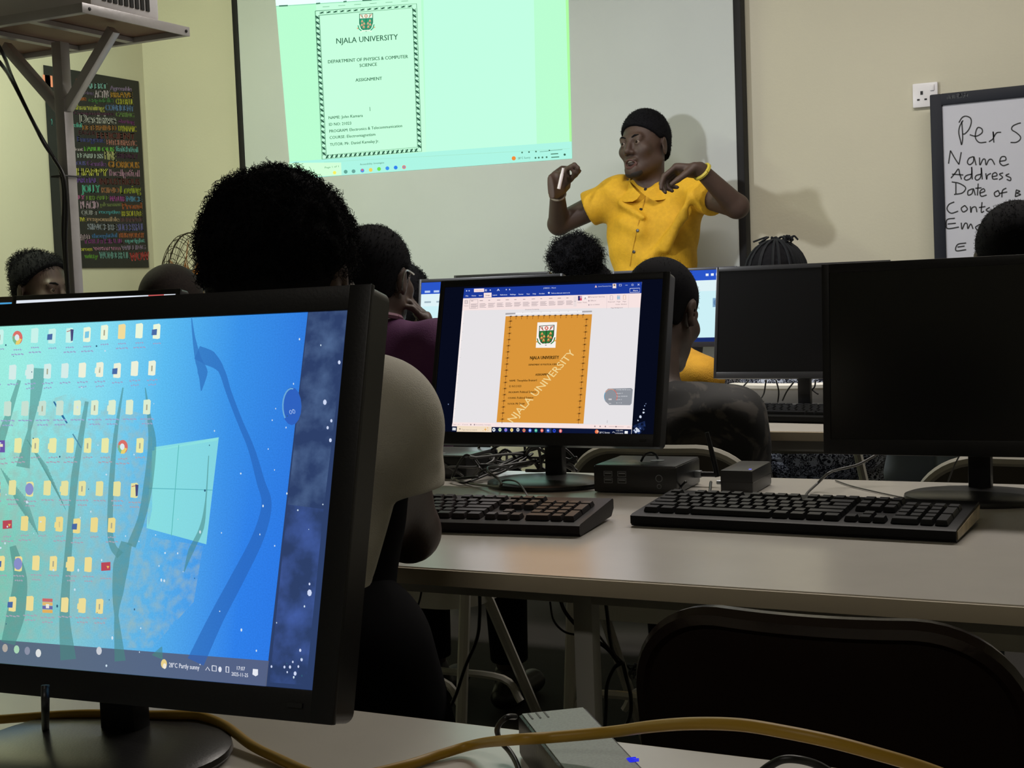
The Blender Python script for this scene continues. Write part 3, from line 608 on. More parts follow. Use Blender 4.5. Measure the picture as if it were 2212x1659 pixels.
    for s, a, b, y in (('Colors', 1372, 1422, 348), ('Fonts', 1438, 1484, 348), ('Paragraph Spacing', 1520, 1696, 286), ('Effects', 1530, 1594, 330), ('Set as Default', 1524, 1636, 378), ('Watermark', 1734, 1822, 352), ('Page', 1842, 1882, 352), ('Page', 1914, 1952, 352), ('Color', 1828, 1884, 384), ('Borders', 1896, 1960, 384), ('Document Formatting', 748, 912, 412), ('Page Background', 1772, 1912, 424)):
        F.text(s, sl(a, y), sl(b, y), 2.4, '#6a5a64', lay=5)
    F.line([sl(1722, 266), sl(1718, 430)], .6, '#d8c8ca', lay=4); F.line([sl(1984, 266), sl(1978, 430)], .6, '#d8c8ca', lay=4)
    for x, c in ((1778, '#a8a0a8'), (1864, '#7aa0c8'), (1934, '#c8a070')): F.line([sl(x-16, 272), sl(x+14, 272), sl(x+14, 322), sl(x-16, 322), sl(x-16, 272)], .8, c, lay=5)
    F.disc(sl(1862, 298), 3.4, '#a8c4dc', lay=5)
    for y in (280, 325, 374): F.disc(sl(1508, y), 1.4, '#8a7a88', lay=5, n=6)
    # floating gauge
    g = [(1372, 884), (1530, 880), (1540, 890), (1532, 985), (1522, 997), (1380, 996), (1352, 970), (1345, 935), (1355, 900)]
    pl(g, '#8d9199', 4)
    for a0, a1, c in ((150, 215, '#6aa8c8'), (215, 300, '#d8a08a'), (300, 390, '#d86a5a')):
        F.line([z8(1390+44*math.cos(math.radians(a)), 938+50*math.sin(math.radians(a))) for a in np.linspace(a0, a1, 8)], 1.4, c, lay=5)
    F.text('00', z8(1376, 962), z8(1396, 962), 3.4, '#f2e8e6', lay=5, bold=.03); F.text('MB/s', z8(1376, 988), z8(1394, 988), 2, '#e8e4e4', lay=5)
    for s, y in (('POWER METER Series', 895), ('Month: 0', 920), ('Time: 00:00:00', 940), ('work: 2', 962), ('2 / 1.2', 985)): F.text(s, z8(1428, y), z8(1428+len(s)*5.4, y-1), 2.2, '#e6e8ec', lay=5)
    F.line([z8(1367, 1100), z8(1366, 1118)], .5, '#55505a', lay=5)
    # status bar and taskbar
    for s, a, b in (('Page 1 of 1', 98, 172), ('27 words', 196, 258), ('Accessibility: Investigate', 345, 510)): F.text(s, z4(a, 290+.012*a), z4(b, 290+.012*b), 2., '#8a7478', lay=5)
    for x in (290, 330, 1638, 1695, 1752): F.disc(z4(x, 285+.014*x), 1.7, '#9a8a8e', lay=5, n=6)
    F.line([z4(1790, 310), z4(1950, 313)], .6, '#a08a8c', lay=5); F.disc(z4(1868, 312), 1.5, '#6a5a60', lay=6, n=6); F.text('60%', z4(1988, 320), z4(2018, 321), 2, '#8a7478', lay=5)
    F.poly([z4(92, 322), z4(128, 324), z4(126, 352), z4(90, 350)], '#f2f4fa', lay=5); F.line([z4(109, 322), z4(107, 352)], .5, '#0d1636', lay=6); F.line([z4(90, 337), z4(128, 338)], .5, '#0d1636', lay=6)
    F.poly([z4(140, 303), z4(516, 309), z4(514, 374), z4(136, 367)], '#f0ddc4', lay=4); F.text('Type here to search', z4(192, 351), z4(357, 353), 3., '#8a7a70', lay=5); F.disc(z4(172, 336), 1.6, '#8a7a70', lay=5, n=8)
    for x, y, s in ((448, 342, 3.2), (474, 324, 1.6), (476, 350, 1.4), (424, 356, 1.2)): F.poly([(z4(x, y)[0]+s*math.cos(a)*(1 if i % 2 == 0 else .35), z4(x, y)[1]+s*1.4*math.sin(a)*(1 if i % 2 == 0 else .35)) for i, a in enumerate(np.linspace(0, 2*math.pi, 8, endpoint=False))], '#e8a84a', lay=5)
    for x, y, c, c2 in ((541, 345, '#e8eef4', '#0d1636'), (607, 345, '#c8e0b8', '#7ab85a'), (670, 347, '#6a7ae0', '#e06a8a'), (735, 348, '#f0d890', '#c8a040'), (802, 345, '#c8ccd4', '#5a6070'), (868, 352, '#e87060', '#6ab060'), (933, 352, '#5a7ae8', '#e8eefc'), (998, 353, '#3aa890', '#a8e8d8'), (1063, 353, '#e86a58', '#f4c8b8'), (1130, 353, '#3a6ae0', '#d8e4fc'), (1197, 356, '#2a48d0', '#0d1636'), (1265, 358, '#e86a70', '#f0e0d0')):
        F.disc(z4(x, y), 3.3, c, lay=5, n=12, ry=4.0); F.disc(z4(x, y), 1.5, c2, lay=6, n=8)
    F.poly([z4(1100, 326), z4(1164, 327), z4(1162, 384), z4(1098, 383)], '#2a3a60', lay=4)
    F.disc(z4(1658, 366), 4, '#e8744a', lay=5, ry=4.6); F.disc(z4(1668, 364), 2.4, '#f0b090', lay=6); F.text('28°C Sunny', z4(1686, 383), z4(1800, 384), 3.6, '#e4e6ee', lay=5)
    F.line([z4(1828, 376), z4(1840, 366), z4(1852, 376)], .8, '#e4e6ee', lay=5); F.text('1:22 PM', z4(1868, 360), z4(1942, 362), 2.8, '#e4e6ee', lay=5); F.text('11/25/2025', z4(1858, 390), z4(1945, 392), 2.8, '#e4e6ee', lay=5)
    F.poly([z4(1962, 358), z4(1996, 359), z4(1994, 388), z4(1960, 387)], '#eef0f4', lay=5)
    for x, y, r in ((2178, 85, 1.6), (2168, 125, 1.8), (2166, 158, 2.4), (2135, 205, 3), (2105, 244, 1.7), (2090, 330, 2.6), (2108, 352, 4), (2084, 368, 3.6), (2065, 352, 1.8), (2130, 330, 1.4), (2192, 62, 1), (46, 68, 1.2)):
        F.poly([(z4(x, y)[0]+r*random.uniform(.6, 1.3)*math.cos(a), z4(x, y)[1]+r*random.uniform(.6, 1.3)*math.sin(a)) for a in np.linspace(0, 2*math.pi, 9, endpoint=False)], '#cdd6e8' if r > 1.6 else '#7c8cb0', lay=5)
    F.poly([z4(2050, 300), z4(2180, 250), z4(2190, 330), z4(2120, 390), z4(2040, 380)], 'haze', lay=4); F.special['haze'] = veil('screen haze', '#3a5aa8', .5, 160)
monitor('lit monitor on the long desk showing an orange page in a document window', (-1.0198, 2.1776, .9664), 0, 14.8, .441, .298, (.0095, .0125, .0125, .0215), draw_doc, back=.03, bdy=-.045)
# ---- the desktop on the big monitor nearest the viewer
def wallpaper():
    m = bpy.data.materials.new('blue desktop wallpaper'); m.use_nodes = True; nt = m.node_tree; nt.nodes.clear(); N = nt.nodes.new
    uv = N('ShaderNodeTexCoord'); sp_ = N('ShaderNodeSeparateXYZ'); nt.links.new(uv.outputs['UV'], sp_.inputs[0])
    def ramp(stops, src, lo, hi):
        mr = N('ShaderNodeMapRange'); mr.inputs[1].default_value = lo; mr.inputs[2].default_value = hi; nt.links.new(src, mr.inputs[0])
        r = N('ShaderNodeValToRGB'); el = r.color_ramp.elements
        for i, (p, c) in enumerate(stops):
            e = el[i] if i < 2 else el.new(p); e.position = p; e.color = rgb(c)
        nt.links.new(mr.outputs[0], r.inputs[0]); return r.outputs[0]
    # diagonal glow: blue at the right, pale cyan and green towards the left
    m1 = N('ShaderNodeMath'); m1.operation = 'MULTIPLY_ADD'; m1.inputs[1].default_value = -.22; nt.links.new(sp_.outputs[1], m1.inputs[0]); nt.links.new(sp_.outputs[0], m1.inputs[2])
    low = ramp(((0, '#6fb79c'), (.30, '#7cc8b0'), (.52, '#7fc4d4'), (.68, '#58b0ea'), (.86, '#2f80ea'), (1, '#2a74e4')), sp_.outputs[0], -.21, .2)
    top = ramp(((0, '#a4ecd0'), (.30, '#9ceee4'), (.50, '#84dcf2'), (.64, '#5cbcf2'), (.80, '#3a92ea'), (1, '#2c72dc')), sp_.outputs[0], -.21, .2)
    mr = N('ShaderNodeMapRange'); mr.inputs[1].default_value = -.07; mr.inputs[2].default_value = .09; mr.interpolation_type = 'SMOOTHSTEP'; nt.links.new(sp_.outputs[1], mr.inputs[0])
    mx = N('ShaderNodeMix'); mx.data_type = 'RGBA'; nt.links.new(mr.outputs[0], mx.inputs[0]); nt.links.new(low, mx.inputs[6]); nt.links.new(top, mx.inputs[7])
    n = N('ShaderNodeTexNoise'); n.inputs['Scale'].default_value = 900; n.inputs['Detail'].default_value = 3; nt.links.new(uv.outputs['UV'], n.inputs['Vector'])
    mr2 = N('ShaderNodeMapRange'); mr2.inputs[3].default_value = .8; mr2.inputs[4].default_value = 1.16; nt.links.new(n.outputs['Fac'], mr2.inputs[0])
    e = N('ShaderNodeEmission'); nt.links.new(mx.outputs[2], e.inputs[0]); nt.links.new(mr2.outputs[0], e.inputs[1]); o = N('ShaderNodeOutputMaterial'); nt.links.new(e.outputs[0], o.inputs[0])
    return m
def draw_desktop(F):
    hit = F.hit
    F.rect(-F.W/2, -F.H/2, F.W/2, F.H/2, 'side', 1); F.special['side'] = emis('dim side bar', '#2d3f68', 1, True)
    cr, cb = hit(666, 674), hit(581, 1474); xr = (cr[0]+cb[0])/2; xr = cr[0]*.55+cb[0]*.45
    F.poly([(-F.W/2, -F.H/2), (hit(575, 1474)[0], -F.H/2), (hit(666, 674)[0], F.H/2), (-F.W/2, F.H/2)], 'wall', False, 2); F.special['wall'] = wallpaper()
    F.poly([(668, 672), (752, 668), (700, 1100), (622, 1090)], 'sidetop', lay=2); F.special['sidetop'] = veil('dusty bar', '#56709a', .75, 60)
    F.poly([(622, 1090), (700, 1100), (662, 1480), (583, 1474)], 'sidelow', lay=2); F.special['sidelow'] = veil('dusty bar low', '#4560a8', .9, 45)
    tb = (-F.H/2, hit(150, 1394)[1])
    F.rect(-F.W/2, -F.H/2, hit(578, 1474)[0], tb[1], 'bar', 4); F.special['bar'] = veil('taskbar', '#565f78', .93, None)
    # the glowing window of the wallpaper
    F.poly([(330, 974), (474, 945), (447, 1176), (318, 1141)], 'win', lay=3); F.special['win'] = veil('wallpaper window', '#9cf2dc', .62)
    F.poly([(335, 966), (474, 945), (470, 952), (336, 974)], 'win', lay=3)
    F.line([(322, 1055), (461, 1059)], 1.5, '#58b0bc', lay=4); F.line([(388, 962), (372, 1158)], 1.5, '#5cb8b8', lay=4)
    # brown-green smears running down the dusty screen
    F.special['smear'] = veil('screen smear', '#4a8580', .62); F.special['smearb'] = veil('screen smear blue', '#2a62b4', .66); F.special['dust'] = veil('screen dust', '#9fb8b0', .6, 130)
    F.poly([(0, 900), (150, 850), (330, 900), (330, 1100), (310, 1200), (330, 1380), (0, 1380)], 'dust', lay=3)
    F.poly([(330, 1160), (440, 1180), (420, 1300), (330, 1400), (270, 1400), (300, 1250)], 'dust', lay=3)
    for p, wd, c in (([(416, 688), (421, 730), (430, 775), (440, 805), (437, 845)], (2, 6, 14, 22, 2), 'smearb'), ([(428, 762), (455, 775), (480, 800), (497, 850), (520, 910), (545, 970), (565, 1040), (578, 1090), (560, 1160), (515, 1250), (470, 1335), (425, 1430)], (30, 34, 14, 12, 12, 14, 18, 22, 26, 30, 32, 38), 'smearb'),
            ([(316, 838), (325, 905), (331, 960), (322, 1050), (308, 1120), (286, 1180)], (2, 9, 18, 20, 16, 20), 'smear'), ([(268, 838), (252, 940), (243, 1050), (240, 1140), (246, 1180), (262, 1200)], (3, 9, 12, 12, 14, 18), 'smear'),
            ([(276, 1172), (264, 1220), (257, 1280), (254, 1330), (262, 1428)], (24, 34, 24, 9, 24), 'smear'), ([(190, 868), (178, 940), (164, 1030), (156, 1120), (148, 1220), (142, 1330), (150, 1425)], (8, 12, 16, 14, 16, 22, 34), 'smear'),
            ([(84, 796), (80, 850), (66, 930), (52, 1010)], (34, 24, 8, 30), 'smear'), ([(44, 822), (20, 900), (0, 960)], (8, 14, 22), 'smear'), ([(453, 985), (447, 1080), (438, 1140), (415, 1190), (400, 1235)], (2, 3, 10, 12, 2), 'smear'), ([(30, 1180), (46, 1250), (36, 1330), (20, 1390)], (14, 30, 40, 30), 'smear'),
            ([(352, 1397), (342, 1420)], (2, 26), 'smear')):
        F.line(p, list(wd), c, lay=5, smooth=5)
    for i in range(14): F.line([(4+i*4.2, 1030+i*5-18), (40+i*3.4, 1090+i*5)], 1.6, 'smear', lay=4); F.line([(60+i*4, 950+i*7), (105+i*3, 1010+i*7)], 1.4, 'smear', lay=4)
    F.line([(119, 868), (134, 893), (148, 915)], [3, 5, 3], '#2f6a9c', lay=6); F.line([(160, 938), (178, 968)], 2.5, '#4f8aa4', lay=6)
    # icons
    rows = [(342, 714, -.045, 10), (332, 796, -.03, 10), (321, 880, -.012, 9), (306, 963, .0, 9), (294, 1057, .012, 9), (245, 1135, .02, 7), (232, 1221, .03, 7), (219, 1310, .042, 6)]
    kinds = {(0, 0): 'w', (0, 4): 'd', (0, 5): 'm', (0, 8): 'c', (3, 1): 'c', (3, 8): 'p', (4, 8): 'z', (4, 6): 'b', (4, 0): 'm', (5, 6): 'r', (5, 2): 'w', (6, 5): 'b', (7, 3): 'z', (7, 5): 'w', (0, 6): 'w', (1, 2): 'w', (6, 6): 'w', (6, 0): 'r'}
    for i, (x0, y0, sl, n) in enumerate(rows):
        for j in range(n):
            x = x0-37.6*j; y = y0-sl*37.6*j+ (3 if (i, j) in kinds else 0); kd = kinds.get((i, j), 'f'); fade = min(1, (i*.17+max(0, j-3)*.12) if i < 3 else 0)
            col = ('#eaf6dc', '#ecf0da', '#dcecd0', '#e8e8a8', '#e4e0a0', '#ead98e', '#ecdc96', '#ecdc98')[i] if j < 5 or i > 2 else ('#c8f2ea', '#d4ece8', '#c6e0d2')[min(i, 2)]
            if i == 0 and j in (2,): col = '#f2dc9c'
            q = lambda a, b: (x+a, y+b+a*sl)
            if kd in 'fmbwd':
                F.poly([q(-7.5, -15), q(5, -16.5), q(8, -13), q(6.5, 15), q(2, 16.5), q(-9, 15)], col, lay=7)
                if kd == 'w' or (kd == 'f' and (i+j) % 4 == 0): F.poly([q(-10, -4), q(1, -5), q(0, 8), q(-11, 8)], '#4a6aa4' if kd == 'w' else col, lay=8)
                if kd == 'm': F.poly([q(2, -13), q(9, -12), q(7, 12), q(3, 13)], '#4a4a78', lay=8); F.line([q(-6, -8), q(2, -10)], 1.5, '#b8585a', lay=8)
                if kd == 'd': F.poly([q(-4, -6), q(5, -7), q(4, 7), q(-5, 8)], '#7ac8e4', lay=8)
                if kd == 'b': F.disc(q(-1, 0), 9, '#8890c8', lay=8, ry=13)
                if kd == 'f' and (i*3+j) % 3 == 0: F.poly([q(-1.5, -5), q(1.5, -5), q(1, 7), q(-2, 7)], '#a8a890', lay=8)
            elif kd == 'c':
                F.disc(q(0, 0), 11, '#d8716a', lay=7, ry=15); F.poly([q(0, 0), q(10, 4), q(4, 15), q(-4, 15)], '#e8d070', lay=8); F.poly([q(0, 0), q(-4, 15), q(-10, 6), q(-9, -5)], '#7ab890', lay=8); F.disc(q(0, 0), 5, '#dcebf0', lay=9, ry=7)
            elif kd == 'p': F.poly([q(-9, -14), q(9, -14), q(9, 12), q(-9, 12)], '#6a58a8', lay=7); F.poly([q(-4, -6), q(5, -6), q(5, 0), q(-1, 0), q(-1, 8), q(-4, 8)], '#e8e4c0', lay=8)
            elif kd == 'z':
                for b, c in ((-15, '#c86a6a'), (-7, '#e0b870'), (1, '#6a6aa8'), (9, '#e0b060')): F.poly([q(-11, b), q(11, b), q(11, b+7), q(-11, b+7)], c, lay=7)
                F.poly([q(-3, -3), q(4, -3), q(4, 6), q(-3, 6)], '#e8e4dc', lay=8)
            elif kd == 'r': F.poly([q(-10, -8), q(10, -10), q(10, 8), q(-10, 10)], '#b84a58', lay=7); F.poly([q(2, -1), q(8, -1), q(5, 5)], '#e8c060', lay=8)
            lc = '#9aa6cc' if i < 3 else '#a8a4b4'
            for r_ in range(1 if (i+j) % 3 == 0 else 2):
                wd = 9+((i*7+j*5+r_*3) % 5)*1.6; yy = 26+r_*10
                for k in range(4): F.line([q(-wd+k*wd/2+.6, yy-(k % 2)*1.2), q(-wd+(k+1)*wd/2-.8, yy+((k+i) % 2)*1.2)], 2.6, lc, lay=7)
    # round widget by the right edge, taskbar signs, dust specks
    F.disc((632, 878), 21, '#2f62c0', lay=4, ry=41); F.line([(632+19*math.cos(a), 878+38*math.sin(a)) for a in np.linspace(2.4, 4.9, 10)], 3, '#6aa8d8', lay=5); F.text('00', (628, 896), (641, 894), 10, '#9ab8ec', lay=6)
    F.text('28°C', (368, 1441), (386, 1443), 10.5, '#dfe3ee', lay=6, up=(0, -1), bold=.015); F.text('Partly sunny', (390, 1443), (433.5, 1447), 10.5, '#dfe3ee', lay=6, up=(0, -1), bold=.015)
    F.disc((357, 1434), 6.5, '#e8d08a', lay=6, ry=10); F.disc((359, 1439), 4, '#f2ead8', lay=7, ry=6)
    F.text('17:07', (514.5, 1447), (532, 1449), 8.5, '#dfe3ee', lay=6, up=(0, -1), bold=.015); F.text('2025-11-25', (503, 1459.5), (538.5, 1463), 8.5, '#dfe3ee', lay=6, up=(0, -1), bold=.015)
    F.line([(447, 1448), (451, 1441), (456, 1449)], 1.5, '#dfe3ee', lay=6); F.line([(461, 1438), (470, 1439), (470, 1450), (461, 1449), (461, 1438)], 1.8, '#dfe3ee', lay=6); F.disc((478, 1446), 3.6, '#dfe3ee', lay=6, ry=6)
    F.line([(491, 1440), (497, 1441), (497, 1453), (491, 1452), (491, 1440)], 1.8, '#dfe3ee', lay=6); F.poly([(549, 1445), (560, 1446), (560, 1458), (555, 1461), (548, 1457)], '#e6e9f2', lay=6)
    for x, y, c in ((14, 1400, '#b0a8a0'), (39, 1403, '#a8d4b4'), (62, 1406, '#8a90a4'), (86, 1411, '#dce0e0'), (217, 1406, '#c8ccd4')): F.disc((x, y), 6, c, lay=6, ry=9, n=10)
    rs = random.Random(3)
    for _ in range(90):
        x = rs.uniform(0, 745); y = rs.uniform(700, 1470)
        if x > 750-.113*(y-668): continue
        if abs(hit(x, y)[1]) > F.H/2-.003: continue
        r = rs.uniform(.8, 2.2); F.disc((x, y), r, '#cfe2f0' if rs.random() < .75 else '#2f5a78', lay=8, n=6, ry=r*rs.uniform(1, 1.9))
    for x, y, r in ((705, 870, 4), (672, 1281, 5), (736, 784, 3), (719, 910, 2.5), (711, 925, 2.5), (717, 952, 3), (672, 1262, 2), (630, 1441, 2.5), (641, 1455, 3.2), (652, 1405, 2.4), (618, 1441, 2.2), (655, 1425, 2.6), (590, 1440, 2), (636, 1430, 1.8), (648, 1440, 2), (624, 1452, 1.6)): F.disc((x, y), r, '#cdd8f4', lay=8, n=7, ry=r*1.5)
monitor('big monitor nearest the viewer showing a blue desktop full of icons', (-.747, .7869, .9493), 1.7, 16.0, .455, .303, (.0185, .0185, .0185, .0215), draw_desktop, roll=.7, back=.022, bdy=-.03)
# ---- blank and distant monitors
monitor('large blank black monitor at the right end of the long desk', (-.3046, 2.1595, .9641), -2.6, 3.5, .46, .298, roll=.4, back=.036, bdy=-.045, bez=(.012, .012, .014, .024))
monitor('blank grey monitor in the third row with wires hanging under it', (-.9318, 3.5477, .9817), -2.1, 9.3, .46, .298, back=.034, bez=(.008, .008, .012, .017), bmat=mat('worn black bezel', (.03, .03, .032), .3))
def word_window(F, side):
    W_, H_ = F.W/2, F.H/2
    F.rect(-W_, -H_, W_, H_, '#cdf0f6', 1); F.rect(-W_, H_-.034, W_, H_, '#2a55c8', 2); F.rect(-W_, -H_, W_, -H_+.014, '#1b2c66', 2)
    F.rect(-W_, H_-.07, W_, H_-.034, '#dff2f6', 2)
    for i in range(7): F.rect(-W_+.012+i*.03, H_-.03, -W_+.03+i*.03, H_-.024, '#b8ccf0', 3); F.rect(-W_+.012+i*.04, H_-.06, -W_+.034+i*.04, H_-.055, '#9fb4c0', 3)
    F.rect(-.07, -H_+.03, .07, H_-.085, '#f2fafa', 2)
    for i in range(5): F.rect(W_-.1+i*.018, H_-.02, W_-.09+i*.018, H_-.012, '#e8f0fa', 3)
    F.text('Document - Word', (-.05, H_-.018), (.05, H_-.018), .007, '#dfe8f8', lay=3, px=False)
    if side: F.rect(W_-.075, -.005, W_-.012, .025, '#7ca4c4', 3); F.disc((W_-.06, .01), .012, '#5f86ac', False, 4); F.rect(W_-.045, .0, W_-.018, .004, '#c8dcec', 4); F.rect(W_-.045, .012, W_-.018, .016, '#c8dcec', 4)
    for i in range(6): F.disc((-W_+.05+i*.02, -H_+.007), .004, ('#e8a060', '#f0f0f0', '#70b0f0', '#e06a5a', '#70c890', '#f0e0a0')[i], False, 3, 8)
a = onY(905, 604, 3.52); monitor('lit white document monitor half hidden behind the person in purple', (a[0]+.23, 3.5, a[2]-.147), 0, 9, .46, .298, bez=(.008, .008, .010, .018), draw=lambda F: word_window(F, 0))
a = onY(398, 622, 2.2); monitor('dark rimmed monitor peeking over the top of the big desktop monitor', (a[0]-.2275, 2.16, a[2]-.147), 0, 12, .455, .298, bez=(.012, .012, .0105, .022), draw=lambda F: (F.rect(-F.W/2, -F.H/2, F.W/2, F.H/2, '#dfe6f0', 1), F.rect(F.W/2-.07, F.H/2-.005, F.W/2-.03, F.H/2, '#c85a5a', 2)))
a = onY(19, 637, 2.2); monitor('monitor at the extreme left edge with a strip of blue screen', (a[0]-.2275, 2.2, a[2]-.15), 4, 10, .455, .298, draw=lambda F: F.rect(-F.W/2, -F.H/2, F.W/2, F.H/2, '#4aa0d8', 1), bmat=mat('brown grey bezel', (.09, .07, .055), .4))
a = onY(1326, 587, 4.45); b = onY(1545, 746, 4.45)
monitor('lit document monitor between the seated dark patterned shirt and the blank grey monitor', (a[0]+.222, 4.42, (a[2]+b[2])/2), -1, 6, .445, a[2]-b[2]+.004, bez=(.008, .008, .009, .016), draw=lambda F: word_window(F, 1), bmat=mat('blue grey bezel', (.04, .042, .06), .35))
a = onY(986, 596.4, 4.45); monitor('monitor in the front row whose dark top edge shows above the lit monitors', (a[0]+.19, 4.42, a[2]-.128), 0, 6, .38, .262, bez=(.008, .008, .009, .016))
# ================================================================ keyboards
def key_mesh(w, d, h):
    mb = MB(); a, b = w/2, d/2; c = .0016; e = .0022
    v = [(-a, -b, 0), (a, -b, 0), (a, b, 0), (-a, b, 0), (-a+c, -b+c, h*.8), (a-c, -b+c, h*.8), (a-c, b-c, h*.8), (-a+c, b-c, h*.8), (-a+e, -b+e, h), (a-e, -b+e, h), (a-e, b-e, h), (-a+e, b-e, h)]
    f = [(3, 2, 1, 0), (8, 9, 10, 11)]+[(i, (i+1) % 4, 4+(i+1) % 4, 4+i) for i in range(4)]+[(4+i, 4+(i+1) % 4, 8+(i+1) % 4, 8+i) for i in range(4)]
    return mb.add(v, f)
def layout():
    o = []; r = lambda x, ws, y, h=1: [o.append((x+sum(ws[:i])+w_/2, y, w_, h)) for i, w_ in enumerate(ws)]
    r(0, [1], 5.25); r(2, [1]*4, 5.25); r(6.5, [1]*4, 5.25); r(11, [1]*4, 5.25); r(15.25, [1]*3, 5.25)
    r(0, [1]*13+[2], 4); r(0, [1.5]+[1]*12+[1.5], 3); r(0, [1.75]+[1]*11+[2.25], 2); r(0, [2.25]+[1]*10+[2.75], 1); r(0, [1.25]*3+[6.25]+[1.25]*4, 0)
    r(15.25, [1]*3, 4); r(15.25, [1]*3, 3); r(16.25, [1], 1); r(15.25, [1]*3, 0)
    r(18.5, [1]*4, 4); r(18.5, [1]*3, 3); r(18.5, [1]*3, 2); r(18.5, [1]*3, 1); r(18.5, [2, 1], 0); o.append((22, 2.5, 1, 2)); o.append((22, .5, 1, 2))
    return o
def keyboard(label, p0, p1, kcol, ccol, stuff=False, cap=None):
    """p0 front left corner on the desk, p1 a point along the front edge"""
    p0 = np.array(p0); yaw = math.atan2(p1[1]-p0[1], p1[0]-p0[0]); w_, d_ = .447, .158
    t = thing('keyboard', label, 'keyboard', p0, yaw); M0 = t.matrix_basis
    mk = mat('case '+ccol, ccol, .45, bump=(600, .03), spec=.15); kk = mat('keys '+kcol, kcol, .42, spec=.22)
    prof = [(0, .004), (.004, 0), (d_-.012, .004), (d_, .014), (d_, .0265), (d_-.004, .029), (.006, .0165), (0, .0145)]
    n = len(prof); v = [M0 @ Vector((x, y, z+.001)) for x in (.0, w_) for y, z in prof]
    f = [tuple(range(n)), tuple(range(2*n-1, n-1, -1))]+[(i, n+i, n+(i+1) % n, (i+1) % n) for i in range(n)]
    c = MB(); c.add(v, f); c.build('case', mk, t)
    ft = MB(); R3 = np.array(M0.to_3x3())
    for x in (.05, w_-.05): ft.box(np.array(M0 @ Vector((x, d_-.02, .0035))), (.03, .012, .007), R3)
    ft.build('foot', M_black, t)
    if cap: MB().prism([(y, z+.001) for y, z in [(.006, .003), (d_-.006, .0065), (d_-.003, .0245), (.006, .0135)]], np.array(M0 @ Vector((w_+.0002, 0, 0))), R3[:, 1], R3[:, 2], R3[:, 0], .0012).build('end_glint', cap, t)
    sl = math.atan2(.0125, d_-.01); cache = {}; u_ = .0188; allm = MB(); keys = layout()
    for i, (kx, ky, kw, kh) in enumerate(keys):
        Mk = Matrix.Translation((.012+kx*u_, .0165+(ky+kh/2 if kh == 1 else ky+.5)*u_, .0182+(.0165+(ky+.5)*u_-.006)*math.tan(sl))) @ Matrix.Rotation(sl, 4, 'X')
        if stuff or i >= 100:
            m_ = key_mesh(kw*u_-.002, kh*u_-.002, .0065); allm.add([M0 @ Mk @ Vector(q) for q in m_.v], m_.f); continue
        if (kw, kh) not in cache:
            me = key_mesh(kw*u_-.002, kh*u_-.002, .0065).mesh('key'); me.materials.append(kk); cache[(kw, kh)] = me
        o = bpy.data.objects.new('key', cache[(kw, kh)]); C.objects.link(o); o.parent = t; o.matrix_basis = Mk
    if allm.v: allm.build('remaining_keys', kk, t, smooth=False)['kind'] = 'stuff'
    return t
B_ = onZ(1252, 1150, .757); dirL = unit(onZ(1252, 1150, .757)-onZ(985, 1142, .757))
keyboard('black keyboard with a brownish sheen in front of the lit document monitor', (B_-dirL*.447)*[1, 1, 0]+[0, 0, TZ], B_*[1, 1, 0]+[0, 0, TZ], '#231d1e', '#1c1718')
A_ = onZ(1362, 1134, .752); B_ = onZ(2064, 1171, .752)
keyboard('black keyboard with a tan right end in front of the small computers', A_*[1, 1, 0]+[0, 0, TZ], B_*[1, 1, 0]+[0, 0, TZ], '#161719', '#0e0e10', cap=mat('tan end reflection', '#b3a07a', .35, noise=(60, .35)))  # reflection on the right end is painted as a thin tan cap
A_ = onZ(1637, 906, .755); B_ = onZ(1775, 909, .755)
keyboard('small looking black keyboard in the third row below the blank grey monitor', A_*[1, 1, 0]+[-.08, -.012, TZ], B_*[1, 1, 0]+[-.08, -.012, TZ], '#17181a', '#0f1011', stuff=True)
# ================================================================ small computers and power bricks
M_pc = mat('black computer case', (.014, .014, .015), .3); M_lid = mat('dark grey lid', (.05, .052, .055), .28, bump=(900, .02)); M_port = mat('port metal', '#8d9195', .4, .6)
f0 = onZ(1283, 1064, TZ); f1 = onZ(1463, 1069, TZ); wv = f1-f0; yaw = math.atan2(wv[1], wv[0]); ww = float(np.linalg.norm(wv)); dd, hh = .13, .046
t = thing('mini_computer', 'small black desktop computer with front ports beside the lit document monitor', 'computer', (f0+f1)/2+[0, 0, 0], yaw); M0 = t.matrix_basis; R3 = np.array(M0.to_3x3()); g = lambda x, y, z: np.array(M0 @ Vector((x, y, z)))
MB().box(g(0, dd/2, hh/2), (ww, dd, hh-.002), R3, .004).build('case', M_pc, t); MB().box(g(0, dd/2, hh-.0015), (ww-.004, dd-.004, .003), R3, .001).build('lid', M_lid, t)
for i in range(4): 
    x = -ww/2+.026+(i % 2)*.024; z = .021+(i//2)*.011; q = MB()
    for a, b, sx, sz in ((0, .004, .0145, .0008), (0, -.004, .0145, .0008), (.007, 0, .0008, .0088), (-.007, 0, .0008, .0088), (0, .001, .011, .002)): q.box(g(x+a, .0005, z+b), (sx, .0016, sz), R3)
    q.build('usb_port', M_port, t)
for x, z, r in ((ww/2-.03, .026, .0055), (ww/2-.03, .013, .0035)): MB().tube([g(x+r*math.cos(a), -.0004, z+r*math.sin(a)) for a in np.linspace(0, 6.283, 17)], .0006, 5).build('power_button' if r > .005 else 'audio_jack', M_port, t)
lg = MB(); lg.lathe([(.0, 0), (.012, 0), (.012, .0008), (0, .0008)], g(.018, dd*.5, hh+.0002), seg=24); lg.build('round_emblem', mat('silver emblem', '#8d9496', .3, .8), t)
MB().box(g(ww/2+.005, dd*.78, .02), (.012, .012, .012), R3, .002).build('antenna_socket', M_port, t)
